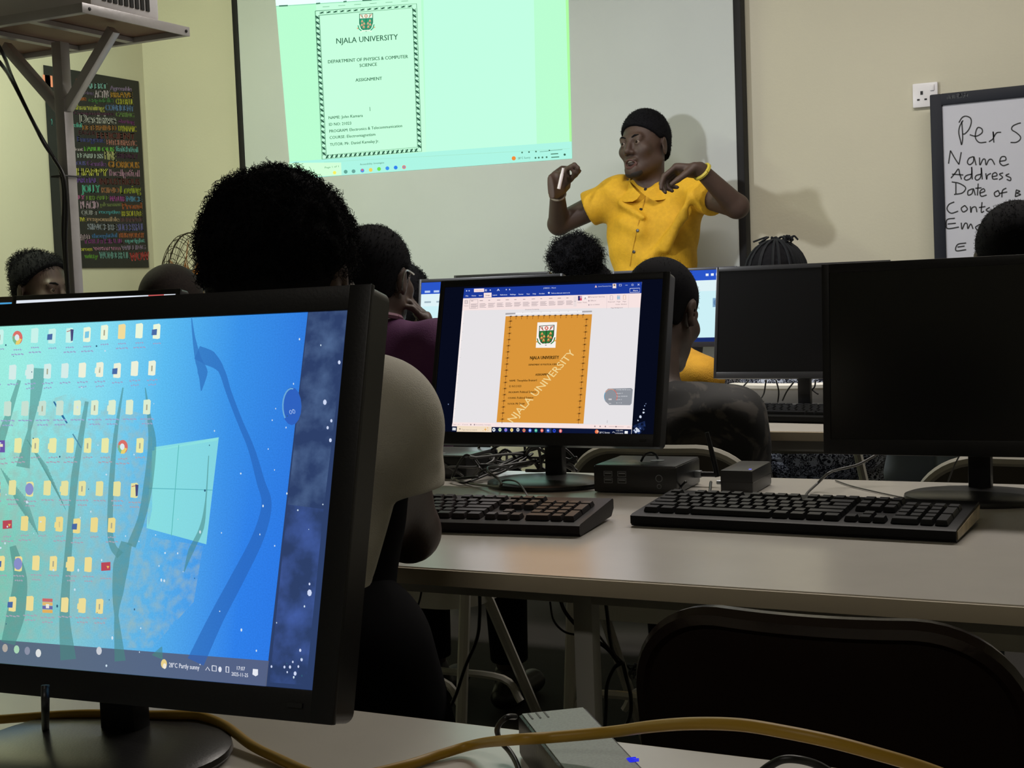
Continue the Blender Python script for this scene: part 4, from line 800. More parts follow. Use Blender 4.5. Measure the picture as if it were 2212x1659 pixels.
an0 = onY(1490, 1040, f0[1]+.10); ant = MB(); e0 = g(ww/2+.011, dd*.78, .02); e1 = e0+R3[:, 0]*.027; top = onY(1527, 934, e1[1])
ant.tube([e0, e1], .0045, 10); ant.tube([e1-[0, 0, .004], e1+(top-e1)*.3, top], [.0042, .0045, .0034], 10); ant.build('antenna', M_black, t)
def brick(label, c0, c1, dep, h, yaw=None, led=None, lid=M_pc):
    wv = c1-c0; yaw = math.atan2(wv[1], wv[0]) if yaw is None else yaw; w_ = float(np.linalg.norm(wv))
    t = thing('power_adapter', label, 'power adapter', (c0+c1)/2, yaw); M0 = t.matrix_basis; R3 = np.array(M0.to_3x3()); g = lambda x, y, z: np.array(M0 @ Vector((x, y, z)))
    MB().box(g(0, dep/2, h/2), (w_, dep, h-.001), R3, .004).build('case', lid, t); MB().box(g(0, dep/2, h/2), (w_+.0008, dep+.0008, .0015), R3).build('seam', M_pc, t)
    if led: MB().box(g(w_/2-.007, .012, h), (.004, .003, .0012), R3).build('indicator_light', emis('blue indicator', '#7a7cf0', 1.), t)
    MB().tube([g(-w_/2-.008, .01, h*.45), g(-w_/2+.002, .01, h*.45)], .0035).build('plug_sleeve', M_port, t)
    return t, g
ad, gad = brick('black power brick with a tiny blue light beside the short antenna', onZ(1556, 1068, TZ), onZ(1627, 1070, TZ), .12, .040, led=1, lid=mat('charcoal case', (.022, .022, .024), .35))
f1 = onZ(1008, 1036, TZ); t = thing('mini_computer', 'small black computer with a pale lit top, half hidden by the white sleeve', 'computer', f1-[.08, 0, 0], 0)
MB().box(f1+[-.08, .065, .021], (.16, .13, .04), bev=.004).build('case', M_pc, t); MB().box(f1+[-.08, .065, .042], (.156, .126, .003), bev=.001).build('lid', mat('grey lid', (.12, .125, .12), .25), t)
# brick on the nearest desk
hz = .032; FR = onZ(1265, 1525, TZ+hz); FL = onZ(1119, 1543, TZ+hz); NR = onZ(1390, 1656, TZ+hz); dv = unit(NR-FR); wv_ = FR-FL; xv = unit(np.cross(dv, [0, 0, 1.])); w_ = abs(float(wv_@xv)); ln = .165
t = thing('power_adapter', 'power brick with glowing blue mark on the nearest desk, under the yellow cable', 'power adapter', (FR+FL)/2*[1, 1, 0]+[0, 0, TZ]); R3 = np.stack([xv, dv, np.cross(xv, dv)], 1); cc = FR+dv*ln/2-xv*w_/2*np.sign(float(wv_@xv)); cc[2] = TZ+hz/2
MB().box(cc, (w_, ln, hz-.001), R3, .0035).build('case', mat('dark brick case', (.02, .02, .022), .3, bump=(300, .05)), t)
MB().box(cc+[0, 0, hz/2-.0004], (w_-.006, ln-.006, .0012), R3).build('label_plate', mat('grey brick top', '#8f9892', .36, noise=(500, .25)), t)
F = Flat(cc+np.array([0, 0, hz/2+.0004]), unit([dv[1], -dv[0], 0])*1., [-dv[0], -dv[1], 0]) if False else None
lt = onZ(1368, 1642, TZ+hz); lm = MB()
for k in range(3): lm.box(lt+dv*(k-1)*.0032+[0, 0, .0004], (.0075-.002*abs(k-1), .0014, .0006), R3)
lm.box(lt+xv*.003, (.0014, .008, .0006), R3); lm.build('glowing_mark', emis('glowing blue mark', '#2a30e8', 1.), t)
gr = MB()
for k in range(3): q0 = onZ(1146+k*17, 1548-k*2, TZ+hz); gr.box(q0+[0, 0, .0003], (.0012, .014, .0005), R3)
gr.build('groove', M_black, t)
# ================================================================ cables
M_cab = mat('black cable', (.012, .012, .013), .4); M_cab2 = mat('grey cable', (.10, .10, .10), .4); M_yel = mat('yellow cable', '#b8902c', .45)
def cable(label, pts, r, m=M_cab, group=None, n=8, name='cable'):
    pts = spline(pts, n); o = MB().tube(pts, r, 8).build(name, m, None, True, origin=pts[0]); return tag(o, label, 'cable', group)
yl = [(-40, 1562, .98), (95, 1573, .975), (220, 1579, .97), (305, 1579, .965), (367, 1577, .95), (440, 1590, .935), (532, 1615, .915), (606, 1641, .90), (680, 1672, .885), (760, 1678, .885), (870, 1655, .905), (950, 1630, .92), (1030, 1607, .925), (1110, 1598, .92), (1200, 1592, .915), (1320, 1581, .90), (1410, 1569, .86), (1500, 1563, .82), (1600, 1566, .79), (1700, 1582, .77), (1800, 1603, .76), (1900, 1630, .76), (1990, 1657, .77), (2080, 1690, .80)]
yp = []
ko = lambda x: float(np.interp(x, [-40, 60, 130, 330, 440, 560], [.2, .8, 1, 1, .62, 0]))      # up and over the back of the stand base
for x, y, d in yl:
    p = at(x, y, d)
    if x < 1100: p = onZ(x, y, TZ+.0045+ (0 if x < 960 else .012*(x-960)/140)+.0105*ko(x))+np.array([0, .042*ko(x), 0])
    yp.append(p)
cable('yellow cable looping across the nearest desk and over the glowing power brick', yp, .0038, M_yel)
q = [onZ(1113, 1548, TZ+.03), onZ(1096, 1549, TZ+.035), onZ(1080, 1562, TZ+.03), onZ(1074, 1580, TZ+.022), onZ(1083, 1603, TZ+.012), onZ(1100, 1622, TZ+.008), onZ(1114, 1645, TZ+.006), onZ(1125, 1675, TZ+.004)]
cable('thin black cable curling out of the far end of the glowing power brick', q, .0021)
cable('black cable arching on the near desk edge below the brown chair', [onZ(x, y, TZ+z) for x, y, z in ((1640, 1672, .004), (1662, 1655, .01), (1690, 1641, .016), (1725, 1641, .016), (1765, 1652, .01), (1800, 1672, .004))], .003)
cable('black cable lying on the nearest desk behind the big desktop monitor stand', [onZ(x, y, TZ+.004) for x, y in ((-30, 1582), (60, 1592), (130, 1590), (190, 1560), (240, 1530), (300, 1500))], .0032)
cable('black cable hanging behind the big desktop monitor to the desk', [at(98, 1480, .98), at(98, 1530, .985), onZ(100, 1582, TZ+.004), onZ(120, 1600, TZ+.004)], .003)
rs = random.Random(11)
for k in range(9):
    c0 = onZ(1010+k*19, 1012+rs.uniform(-14, 10), TZ+.02)+[0, .0, 0]; pts = []; a0 = rs.uniform(0, 6.28); n_ = rs.choice((7, 9, 11)); r1, r2 = rs.uniform(.03, .075), rs.uniform(.015, .035)
    for i in range(n_):
        a = a0+i*.95; X_ = c0[0]+r1*math.cos(a)*(1+.2*rs.random()); Y_ = min(2.318, c0[1]+r2*math.sin(a)); Y_ = max(Y_, 2.285) if X_ > -1.135 else Y_; pts.append((X_, Y_, TZ+.006+.055*rs.random()*(.3+.7*math.sin(i/n_*3.14))))
    cable('black cable in the tangled heap behind the lit document monitor', pts, rs.uniform(.0022, .0032), M_cab if k % 3 else M_cab2, 'tangled cables behind the lit monitor', 9)
cable('thin cable arching from the tangle down to the brown tinted keyboard', [onZ(x, y, TZ+z) for x, y, z in ((1078, 1050, .01), (1080, 1042, .012), (1095, 1037, .016), (1115, 1040, .016), (1128, 1052, .014), (1140, 1072, .02), (1146, 1082, .024))], .0016, M_cab2)
cable('cable loop standing up on the stand base of the lit document monitor', [onZ(x, y, TZ+z) for x, y, z in ((965, 1026, .004), (1010, 1043, .004), (1060, 1050, .008), (1082, 1049, .014), (1078, 1036, .02), (1056, 1020, .03), (1054, 1010, .034), (1072, 1008, .03), (1100, 1012, .02))], .0022)
p0 = gad(-.045, .01, .018)
cable('short black cable from the small computer sagging into the power brick', [onZ(1482, 1040, TZ+.02), onZ(1470, 1055, TZ+.008), onZ(1478, 1068, TZ+.004), onZ(1500, 1073, TZ+.004), onZ(1530, 1066, TZ+.008), gad(-.045, .01, .018)], .0024)
cable('small black cable loop standing behind the small computer by the antenna', [onZ(1385, 996, TZ+.05), onZ(1392, 984, TZ+.06), onZ(1405, 978, TZ+.062), onZ(1416, 982, TZ+.058), onZ(1421, 991, TZ+.05)], .002)
cable('grey cable curving down behind the right blank monitor to the keyboard with the painted tan end', [onY(x, y, Y) for x, y, Y in ((1905, 975, 2.3), (1880, 990, 2.28), (1850, 1005, 2.26), (1812, 1014, 2.24))]+[onZ(1790, 1022, TZ+.03), onZ(1765, 1045, TZ+.012), onZ(1742, 1068, TZ+.006), onZ(1748, 1080, TZ+.006), onZ(1768, 1088, TZ+.012)], .0022, M_cab2)
cable('thin cable lying on the desk between brick and right monitor base', [onZ(x, y, TZ+.002) for x, y in ((1805, 1038), (1840, 1050), (1890, 1062), (1955, 1076))], .0012, M_cab2)
cable('thin wire hanging beside the right blank monitor neck', [onY(x, y, 2.3) for x, y in ((2072, 985), (2062, 1005), (2052, 1030), (2048, 1040))], .0012)
for k, pth in enumerate((((1618, 820), (1600, 850), (1650, 868)), ((1655, 820), (1650, 850), (1640, 868), (1652, 872)), ((1676, 820), (1682, 845), (1680, 870)), ((1715, 825), (1700, 845), (1690, 866)), ((1740, 822), (1752, 840), (1768, 852)), ((1762, 822), (1758, 838), (1740, 846)))):
    cable('thin black wire dangling under the blank grey third row monitor', [onY(x, y, 3.64) for x, y in pth], .0022, M_cab, 'wires under the third row monitor')
for lab, pts, Y in (('thin dark wire hanging under the left end of the long desk', ((912, 1255), (908, 1290), (893, 1335), (870, 1375), (850, 1400)), 1.75), ('dark cable hanging by the cream chair leg under the long desk', ((1036, 1262), (1036, 1330), (1030, 1380), (1005, 1440), (985, 1500), (962, 1550)), 1.8),
        ('black cable sloping under the desk towards the knotted bundle', ((1205, 1275), (1220, 1320), (1255, 1360), (1310, 1400), (1335, 1430)), 1.72), ('thin grey wire dropping from the desk into the knotted bundle', ((1272, 1280), (1276, 1320), (1290, 1365), (1315, 1400), (1342, 1428)), 1.73), ('thin black wire hanging straight above the knotted bundle', ((1306, 1280), (1312, 1330), (1318, 1380), (1325, 1410), (1340, 1432)), 1.74), ('thin wire in a wide bend left of the pale desk leg', ((1188, 1300), (1196, 1340), (1220, 1365), (1258, 1374), (1290, 1385)), 1.74),
        ('cable loop hanging low from the knotted bundle on its near side', ((1345, 1430), (1325, 1445), (1311, 1480), (1309, 1530), (1306, 1580)), 1.72), ('cable loop hanging low from the knotted bundle on its far side', ((1345, 1430), (1352, 1460), (1362, 1500), (1362, 1540), (1350, 1570), (1330, 1580)), 1.73)):
    cable(lab, [onY(x, y, Y) for x, y in pts], .0028 if 'black' in lab or 'cable' in lab else .0016, M_cab2 if 'grey' in lab else M_cab)
kn = []
for i in range(26): a = i*1.9; kn.append(onY(1372+rs.uniform(-20, 18)*math.cos(a), 1440+rs.uniform(-12, 26)*1.0+8*math.sin(a*1.3), 1.72+rs.uniform(-.02, .02)))
cable('knotted bundle of thin grey wires tied under the long desk', kn, .0016, M_cab2, n=6)
# ================================================================ projector stand, projector, fan
M_alu = mat('brushed aluminium', '#c2c0c2', .36, .45, noise=(9, .15), bump=(60, .05)); M_alud = mat('tray sheet', '#7a5a48', .45, .3)
cr1 = at(183, 20, 2.9); zt_ = cr1[2]; r_ = ray(403, 66); cr2 = CAM+r_*((cr1[0]-CAM[0])/r_[0]); x1 = cr1[0]; y0, y1 = cr1[1], cr2[1]; zt_ = (cr1[2]+cr2[2])/2; x0 = x1-.5
pp = onY(128, 66, (y0+y1)/2); pt_ = np.array([pp[0], (y0+y1)/2, 0])
t = thing('projector_stand', 'tall square aluminium post carrying a tray near the left wall', 'stand', pt_)
MB().box((pt_[0], pt_[1], (zt_-.022)/2+.004), (.028, .028, zt_-.03), bev=.002).build('post', M_alu, t)
fr = MB(); bh_ = .02
for y in (y0, y1): fr.box(((x0+x1)/2, y, zt_), (x1-x0, .018, bh_), bev=.001)
for x in (x0, x1): fr.box((x, (y0+y1)/2, zt_+.0002), (.004, y1-y0+.018, bh_+.001), bev=.001)
for x in (x0+.17, x1-.16): fr.box((x, (y0+y1)/2, zt_-.004), (.022, y1-y0-.02, .01))
fr.build('tray_frame', M_alu, t); MB().box(((x0+x1)/2, (y0+y1)/2, zt_+.004), (x1-x0-.008, y1-y0-.018, .004)).build('tray_sheet', M_alud, t)
sc_ = MB()
for q in ((x1+.002, y0+.012), (x1+.002, y1-.004)): sc_.lathe([(0, 0), (.004, 0), (.0035, .0015), (0, .002)], (q[0], q[1], zt_), (1, 0, 0), 8)
sc_.build('screw', M_black, t)
def bar(mb, a, b, s):
    a = np.asarray(a, float); b = np.asarray(b, float); d = unit(b-a); y = np.array([0, 1., 0]); xx = unit(np.cross(y, d)); mb.box((a+b)/2, (s, s, np.linalg.norm(b-a)), np.stack([xx, y, d], 1), .0015)
zz = onY(130, 236, pt_[1])[2]
for px, py in ((8, 40), (246, 84)):
    e = onY(px, py, pt_[1]-.001); b_ = MB(); bar(b_, (pt_[0]+(.01 if px > 128 else -.01), pt_[1]-(.0 if px > 128 else .0), zz), (e[0], pt_[1], zt_-.012), .022); b_.build('brace', M_alu, t)
MB().box((pt_[0], pt_[1], .006), (.34, .34, .012), bev=.002).build('foot_plate', M_alu, t)
# the projector itself
pc = np.array([x1-.18, (y0+y1)/2+.01, zt_+.012]); t = thing('projector', 'white projector with dark side vents resting on the aluminium tray', 'projector', pc)
MB().box(pc+[0, 0, .05], (.28, .22, .085), bev=.01).build('case', M_white, t)
v = MB()
for k in range(9): v.box(pc+[.1405, -.07+k*.0175, .05], (.003, .011, .05))
v.build('vent', M_black, t); MB().lathe([(0, 0), (.03, 0), (.032, .02), (.027, .022), (.02, .012), (0, .014)], pc+[-.06, .108, .055], (0, 1, 0), 24).build('lens', M_gloss, t)
ft = MB()
for a in (-.11, .11):
    for b in (-.08, .08): ft.lathe([(0, -.002), (.01, -.002), (.008, .009), (0, .009)], pc+[a, b, 0], seg=10)
ft.build('foot', M_black, t)
for lab, pth in (('black cable draping from the tray and running down the aluminium post', ((-20, 70), (8, 120), (25, 165), (60, 240), (95, 310), (122, 350), (134, 385), (138, 430), (136, 500), (140, 560), (146, 630), (150, 680))), ('second black cable from the left edge joining the post at its tie', ((-40, 90), (2, 138), (28, 178), (75, 270), (112, 335), (134, 372), (141, 400), (144, 450), (142, 520), (146, 600), (152, 680)))):
    pts = [onY(x, y, pt_[1]-.024-.012*('second' in lab)-(.04 if x < 110 else 0)-(.13 if x < 20 else 0)) for x, y in pth]; cable(lab, pts, .0042)
zt2 = onY(138, 383, pt_[1]); tie = [(pt_[0]+a*.019, pt_[1]+b*.019-(.012 if b < 0 else 0), zt2[2]) for a, b in ((-1, -1), (1, -1), (1, 1), (-1, 1), (-1, -1))]
tag(MB().tube(tie, .0022, 6).build('cable_tie', M_black, None, origin=tie[0]), 'thin black tie holding two cables to the aluminium post', 'cable tie')
# pedestal fan
fc = onY(405, 600, 4.93); t = thing('pedestal_fan', 'round caged fan glinting orange in the corner below the poster', 'fan', (fc[0], fc[1], 0))
M_wire = mat('fan cage wire', '#3f372c', .35, .7); ax = unit(np.array([math.cos(math.radians(-8)), math.sin(math.radians(-8))*1., .05])); rr = .2
# axis turned well away from the viewer so the cage shows as a narrow oval
vw = unit((CAM-fc)*[1, 1, 0]); side = np.array([-vw[1], vw[0], 0]); ax = unit(vw*.45-side*.89+np.array([0, 0, .08])); uu = unit(np.cross(ax, [0, 0, 1.])); vv = np.cross(uu, ax)
cg = MB()
for r1, h in ((.2, 0), (.19, .03), (.17, .048), (.13, .066), (.08, .078), (.04, .083), (.19, -.03), (.16, -.052), (.1, -.07), (.05, -.075)):
    cg.tube([fc+(uu*math.cos(a)+vv*math.sin(a))*r1+ax*h for a in np.linspace(0, 6.2832, 33)], .0035 if h == 0 else .0016, 5)
for k in range(30):
    a = 2*math.pi*k/30; d = uu*math.cos(a)+vv*math.sin(a); d2 = uu*math.cos(a+.25)+vv*math.sin(a+.25)
    cg.tube([fc+d*.2, fc+d*.19+ax*.03, fc+d2*.13+ax*.066, fc+d2*.04+ax*.083], .0012, 4); cg.tube([fc+d*.2, fc+d*.16-ax*.052, fc+d*.05-ax*.075], .0012, 4)
cg.build('cage', M_wire, t)
M_blade = mat('blade orange glint', '#b0713a', .25, .3)  # orange reflection of warm light is put into the blade colour
for k in range(5):
    a = 2*math.pi*k/5; bl_ = MB(); v_ = []
    for i in range(7):
        q = i/6; r1 = .03+.14*q; wd = .35+.45*math.sin(q*2.6); 
        for s in (-1, 1): aa = a+s*wd*.55*(1-.3*q)+.3*q; v_.append(fc+(uu*math.cos(aa)+vv*math.sin(aa))*r1+ax*(s*.018))
    v_ += [p-ax*.0025 for p in v_]; n2 = 14; f_ = []
    for i in range(6): b2 = 2*i; f_ += [(b2, b2+1, b2+3, b2+2), (n2+b2, n2+b2+2, n2+b2+3, n2+b2+1), (b2, b2+2, n2+b2+2, n2+b2), (b2+1, n2+b2+1, n2+b2+3, b2+3)]
    f_ += [(0, n2, n2+1, 1), (12, 13, n2+13, n2+12)]; bl_.add(v_, f_).build('blade', M_blade, t)
MB().lathe([(0, -.12), (.05, -.12), (.055, -.08), (.045, -.05), (.03, .02), (.025, .03), (0, .032)], fc, ax, 20).build('motor_housing', M_black, t)
MB().lathe([(0, .02), (.013, .02), (.013, fc[2]-.06), (0, fc[2]-.06)], (fc[0]-ax[0]*.08, fc[1]-ax[1]*.08, 0), seg=12).build('pole', M_steel, t)
MB().lathe([(0, .0), (.17, .0), (.17, .015), (.05, .03), (0, .032)], (fc[0]-ax[0]*.08, fc[1]-ax[1]*.08, 0), seg=28).build('base', M_black, t)
# ================================================================ people
M_skin = mat('dark brown skin', (.055, .029, .020), .55, noise=(18, .18), bump=(260, .04)); M_skin2 = mat('brown skin', (.058, .032, .023), .6, noise=(18, .18), bump=(260, .04))
M_hair = mat('black hair', (.0055, .0055, .007), .85, spec=.08)
def axes(a, pitch=0., roll=0.):
    """columns: right, forward, up of a head or trunk that looks along yaw a, pitch > 0 looks down"""
    M = Matrix.Rotation(math.radians(a), 3, 'Z') @ Matrix.Rotation(math.radians(-pitch), 3, 'X') @ Matrix.Rotation(math.radians(roll), 3, 'Y'); return np.array(M)
def head(v, c, M, s=1., mouth=0., gr=0., face=True):
    """skull, jaw, nose, brow, sockets, lips and ears; gr grows the whole shape"""
    g = lambda x, y, z: c+M@(np.array([x, y, z])*s); r = lambda *q: [a*s+gr for a in q]
    v.ell(g(0, -.014, .034), r(.074, .094, .083), M, .01); v.ell(g(0, .026, -.03), r(.060, .062, .086), M, .03)
    for e in (-1, 1):
        v.cap(g(e*.052, -.004, -.055), g(e*.014, .072, -.096), .019*s+gr, .017*s+gr, .03)
        v.ell(g(e*.038, .062, -.022), r(.026, .022, .024), M, .02)
    v.ell(g(0, .074, -.098), r(.02, .017, .016), M, .02)
    if face:
        v.cap(g(0, .086, .012), g(0, .106, -.028), .0085*s+gr, .0125*s+gr, .012); 
        for e in (-1, 1): v.ell(g(e*.0135, .094, -.033), r(.0095, .010, .0085), M, .008)
        v.cap(g(-.036, .078, .020), g(.036, .078, .020), .0125*s+gr, k=.014)
        for e in (-1, 1): v.ell(g(e*.031, .094, .003), [.0165*s, .0115*s, .0095*s], M, .010, 'sub')
        for e in (-1, 1): v.ell(g(e*.031, .079, .003), r(.0125, .0105, .011), M, .003); v.ell(g(e*.031, .0805, .0095), r(.0150, .0115, .0075), M, .003); v.ell(g(e*.031, .0795, -.0055), r(.0140, .0105, .0055), M, .003)
        v.cap(g(-.018, .086, -.058), g(.018, .086, -.058), .0085*s+gr, k=.008); v.cap(g(-.016, .085, -.073-mouth*.014), g(.016, .085, -.073-mouth*.014), .0095*s+gr, k=.008)
        v.ell(g(0, .098, -.0655-mouth*.007), [.019*s, .014*s, (.0022+mouth*.0095)*s], M, .004, 'sub')
    for e in (-1, 1):
        T = M @ np.array(Matrix.Rotation(math.radians(-e*18), 3, 'Z')); v.ell(g(e*.079, -.012, -.008), r(.007, .020, .033), T, .008); v.ell(g(e*.086, -.006, -.006), [.005*s, .011*s, .019*s], T, .006, 'sub')
def hand(v, w, d, pn, side, curl=(25, 35, 25), s=1., thumb=(.55, .6, .5), spread=.1, gr=0., curls=None):
    d, pn, side = unit(d), unit(pn), unit(side); K = .0035
    for i, (o, kd, ls, cr) in enumerate(zip((.031, .0105, -.0105, -.030), (.086, .089, .084, .076), ((.043, .027, .021), (.047, .030, .022), (.043, .028, .021), (.034, .022, .019)), curls or [curl]*4)):
        k0 = w+side*o*.62*s+d*.012*s; k1 = w+(side*o+d*kd)*s; v.cap(k0, k1, .0135*s, .0105*s, .014)
        ang = 0; p = k1; dd = unit(d+side*(o*spread*30))
        for j in range(3):
            ang += math.radians(cr[j]); q = p+(dd*math.cos(ang)+pn*math.sin(ang))*ls[j]*s; v.cap(p, q, (.0095-.0008*j)*s, (.0088-.0009*j)*s, K if j == 0 else .004); p = q
    v.ell(w+(d*.045+pn*.004)*s, np.array([.034, .042, .015])*s, np.stack([side, d, pn], 1), .012)
    p = w+(d*.022+side*.026)*s; td = unit(side*thumb[0]+d*thumb[1]+pn*thumb[2])
    v.cap(w+d*.01*s, p, .014*s, .0145*s, .01)
    for l, r0, r1, bend in ((.042, .0135, .0115, 0), (.032, .0115, .0098, .25), (.026, .0098, .008, .25)):
        td = unit(td+(pn*.4+d*.6)*bend); q = p+td*l*s; v.cap(p, q, r0*s, r1*s, .005); p = q
def strands(base, n, ln, r, seed, keep=None, curl=1., name='strands', segs=4):
    """adds short curled hairs on a mesh; returns an MB with all of them"""
    rs = np.random.RandomState(seed); me = base; nv = len(me.vertices); co = np.zeros(nv*3); no = np.zeros(nv*3)
    me.vertices.foreach_get('co', co); me.vertices.foreach_get('normal', no); co = co.reshape(-1, 3); no = no.reshape(-1, 3)
    idx = np.arange(nv)
    if keep is not None: idx = idx[keep(co)]
    idx = rs.choice(idx, n); mb = MB()
    for i in idx:
        p = co[i]+rs.normal(0, .0015, 3); nn = unit(no[i]+rs.normal(0, .35, 3)); t = unit(np.cross(nn, rs.normal(0, 1, 3))); b = np.cross(nn, t); L_ = ln*rs.uniform(.5, 1.25); R_ = ln*.28*curl*rs.uniform(.6, 1.2); ph = rs.uniform(0, 6.28); pts = []
        for j in range(segs+1):
            q = j/segs; a = ph+q*5.2; pts.append(p+nn*(L_*q-.002)+(t*(math.cos(a)-math.cos(ph))+b*(math.sin(a)-math.sin(ph)))*R_)
        mb.tube(pts, [r*(1-.5*j/segs) for j in range(segs+1)], 3, cap=False)
    return mb
def merge(me, mb, name):
    nv = len(me.vertices); co = np.zeros(nv*3); me.vertices.foreach_get('co', co); fs = [tuple(p.vertices) for p in me.polygons]
    o = bpy.data.meshes.new(name); o.from_pydata([tuple(x) for x in co.reshape(-1, 3)]+mb.v, [], fs+[tuple(nv+i for i in f) for f in mb.f]); bpy.data.meshes.remove(me); return o
def hair_cap(c, M, s, grow, vox, front=.062, nape=-.075, temple=.0, rough=.0, bumps=0, seed=1, top=0., ears=True, line=None):
    g = lambda x, y, z: c+M@(np.array([x, y, z])*s); e = .13*s+grow+.03
    v = Vol(c-e-.02, c+e+.02, vox)
    v.ell(g(0, -.014, .034), [.074*s+grow, .094*s+grow, .083*s+grow+top], M, .01)
    v.ell(g(0, -.045, -.02), [.060*s+grow*.6, .052*s+grow*.6, .07*s+grow*.4], M, .02)
    rs = np.random.RandomState(seed)
    for _ in range(bumps):
        q = unit(rs.normal(0, 1, 3)); q[2] = abs(q[2])*1.0 if rs.rand() < .8 else q[2]; p = g(0, -.014, .034)+M@(q*np.array([.074*s+grow, .094*s+grow, .083*s+grow+top]))
        v.ell(p-(p-c)*.05, np.full(3, rs.uniform(.007, .012)), None, .008)
    # hairline: forehead, temples and nape
    v.cut(g(0, front, .050), M@np.array([0, 1., -.55])); v.cut(g(0, 0, nape), M@np.array([0, -.05, -1.]))
    if line: v.cut(g(0, .02, line[2]), M@np.array([0, line[0], line[1]]))
    else: v.cut(g(0, .028, -.005+temple), M@np.array([0, .80, -.60]))
    if ears:
        for e in (-1, 1): v.ell(g(e*.088, -.006, -.012), [.034*s, .026*s, .036*s], M, .006, 'sub')
    if rough: v.ripple(lambda p: rough*(np.sin(p[:, 0]*310+np.sin(p[:, 1]*270))+np.sin(p[:, 1]*330+p[:, 2]*250)+np.sin(p[:, 2]*300+np.sin(p[:, 0]*210)))/3)
    return v.mesh('hair', 1)
class Person:
    """a figure from joints; trunk and limb shapes are shared by the body and the clothes around it"""
    def __init__(s, label, hc, hyaw, neck, sh, hips, tyaw, elbows, wrists, knees, ankles, hs=1., hp=0., hr=0., skin=None, vox=.008, mouth=0., hands=(None, None), wide=1., face=True, girth=1., ar=1.):
        s.hc, s.M, s.hs = np.asarray(hc, float), axes(hyaw, hp, hr), hs; s.nk, s.sh, s.hp_ = np.asarray(neck, float), [np.asarray(q, float) for q in sh], np.asarray(hips, float)
        s.T = axes(tyaw); s.el = [np.asarray(q, float) for q in elbows]; s.wr = [np.asarray(q, float) for q in wrists]; s.kn = [np.asarray(q, float) for q in knees]; s.an = [np.asarray(q, float) for q in ankles]
        s.skin = skin or M_skin; s.vox = vox; s.hands = hands; s.wide = wide; s.gi = girth; s.ar = ar
        allp = np.array([s.hc, s.nk, s.hp_]+s.sh+s.el+s.wr+s.kn+s.an); s.lo = allp.min(0)-.2; s.hi = allp.max(0)+.2; s.lo[2] = max(-.01, s.lo[2]-.0)
        an = (s.an[0]+s.an[1])/2
        s.root = thing('person', label, 'person', (an[0], an[1], 0))
        v = Vol(s.lo, s.hi, vox); head(v, s.hc, s.M, hs, mouth, face=face)
        v.cap(s.hc+s.M@np.array([0, -.028, -.05])*hs, s.nk, .052*hs, .056, .03); s.trunk(v, 0); 
        for i in (0, 1): s.arm(v, i, 0); s.leg(v, i, -.006)
        for i in (0, 1):
            if hands[i]: hand(v, s.wr[i], **hands[i])
        o = link('body', v.mesh('body', 1), s.skin, s.root); s.body = o
    def trunk(s, v, g, hips=True):
        a = s.nk; b = s.hp_; T = s.T; ax = unit(a-b); X = T[:, 0]; Y = unit(np.cross(ax, X)); R_ = np.stack([X, Y, ax], 1); L_ = np.linalg.norm(a-b); w = s.wide; q = s.gi
        ch = a-ax*.19*L_/.5+Y*.01; be = b+ax*.15*L_/.5+Y*.012
        for p in s.sh: v.cap(a-ax*.03, p, .048*s.ar+g, .050*s.ar+g, .04); v.cap(ch+X*np.sign((p-a)@X)*.06, p-ax*.02, .085*q*s.ar+g, .052*s.ar+g, .05)
        v.ell(ch, [.150*w+g, .105*q+g, .17*L_/.5+g], R_, .05); v.ell(be, [.142*w+g, .105*q+g, .15*L_/.5+g], R_, .06)
        if hips: v.ell(b, [.160*w+g, .115*q+g, .11+g], R_, .05)
    def arm(s, v, i, g, part=(0, 2), k=.03):
        if part[0] == 0: v.cap(s.sh[i], s.el[i], .052*s.ar+g, .042*s.ar+g, k)
        if part[1] == 2: v.cap(s.el[i], s.wr[i], .042*s.ar+g, .027*s.ar+g, .015)
    def leg(s, v, i, g):
        X = s.T[:, 0]; h = s.hp_+X*(.085 if (s.kn[i]-s.hp_)@X > 0 else -.085)
        v.cap(h, s.kn[i], .082+g, .058+g, .04); v.cap(s.kn[i], s.an[i], .057+g, .040+g, .03)
    def shirt(s, m, sleeve=.62, g=.010, hem=None, neck=.02, folds=.0, name='shirt', extra=None, vox=None, long=False, hemn=(0, 0, -1), vneck=None, slit=None):
        v = Vol(s.lo, s.hi, vox or s.vox); s.trunk(v, g); 
        X = s.T[:, 0]
        for i in (0, 1):
            if long: s.arm(v, i, g); 
            elif sleeve:
                e = s.sh[i]+(s.el[i]-s.sh[i])*sleeve; v.cap(s.sh[i], e, .056*s.ar+g, .055*s.ar+g, .035)
        if extra: extra(v)
        if folds:
            v.ripple(lambda p: folds*(np.sin(p[:, 2]*60+np.sin(p[:, 0]*23)*2+p[:, 1]*30)*.6+np.sin((p[:, 0]+p[:, 2]*.7)*46+np.sin(p[:, 2]*17)*2)*.6))
        if not long and sleeve:
            for i in (0, 1):
                e = s.sh[i]+(s.el[i]-s.sh[i])*sleeve; d = unit(s.el[i]-s.sh[i]); v.cut(e, d, np.minimum(e, s.el[i])-.09, np.maximum(e, s.el[i])+.09)
        elif long:
            for i in (0, 1): d = unit(s.wr[i]-s.el[i]); v.cut(s.wr[i]-d*.01, d, s.wr[i]-.06, s.wr[i]+.06)
        nd = unit(s.hc-s.nk); v.cut(s.nk+nd*neck, nd, s.nk-[.08, .08, .06], s.nk+[.08, .08, .13])
        if slit: v.cut(slit[0], slit[1], s.lo, [s.hi[0], s.hi[1], slit[2]])
        if vneck: Tn = s.T; v.cap(s.nk+Tn[:, 1]*.045+[0, 0, .075], s.nk+Tn[:, 1]*.155+[0, 0, vneck], .060, .004, .004, 'sub')
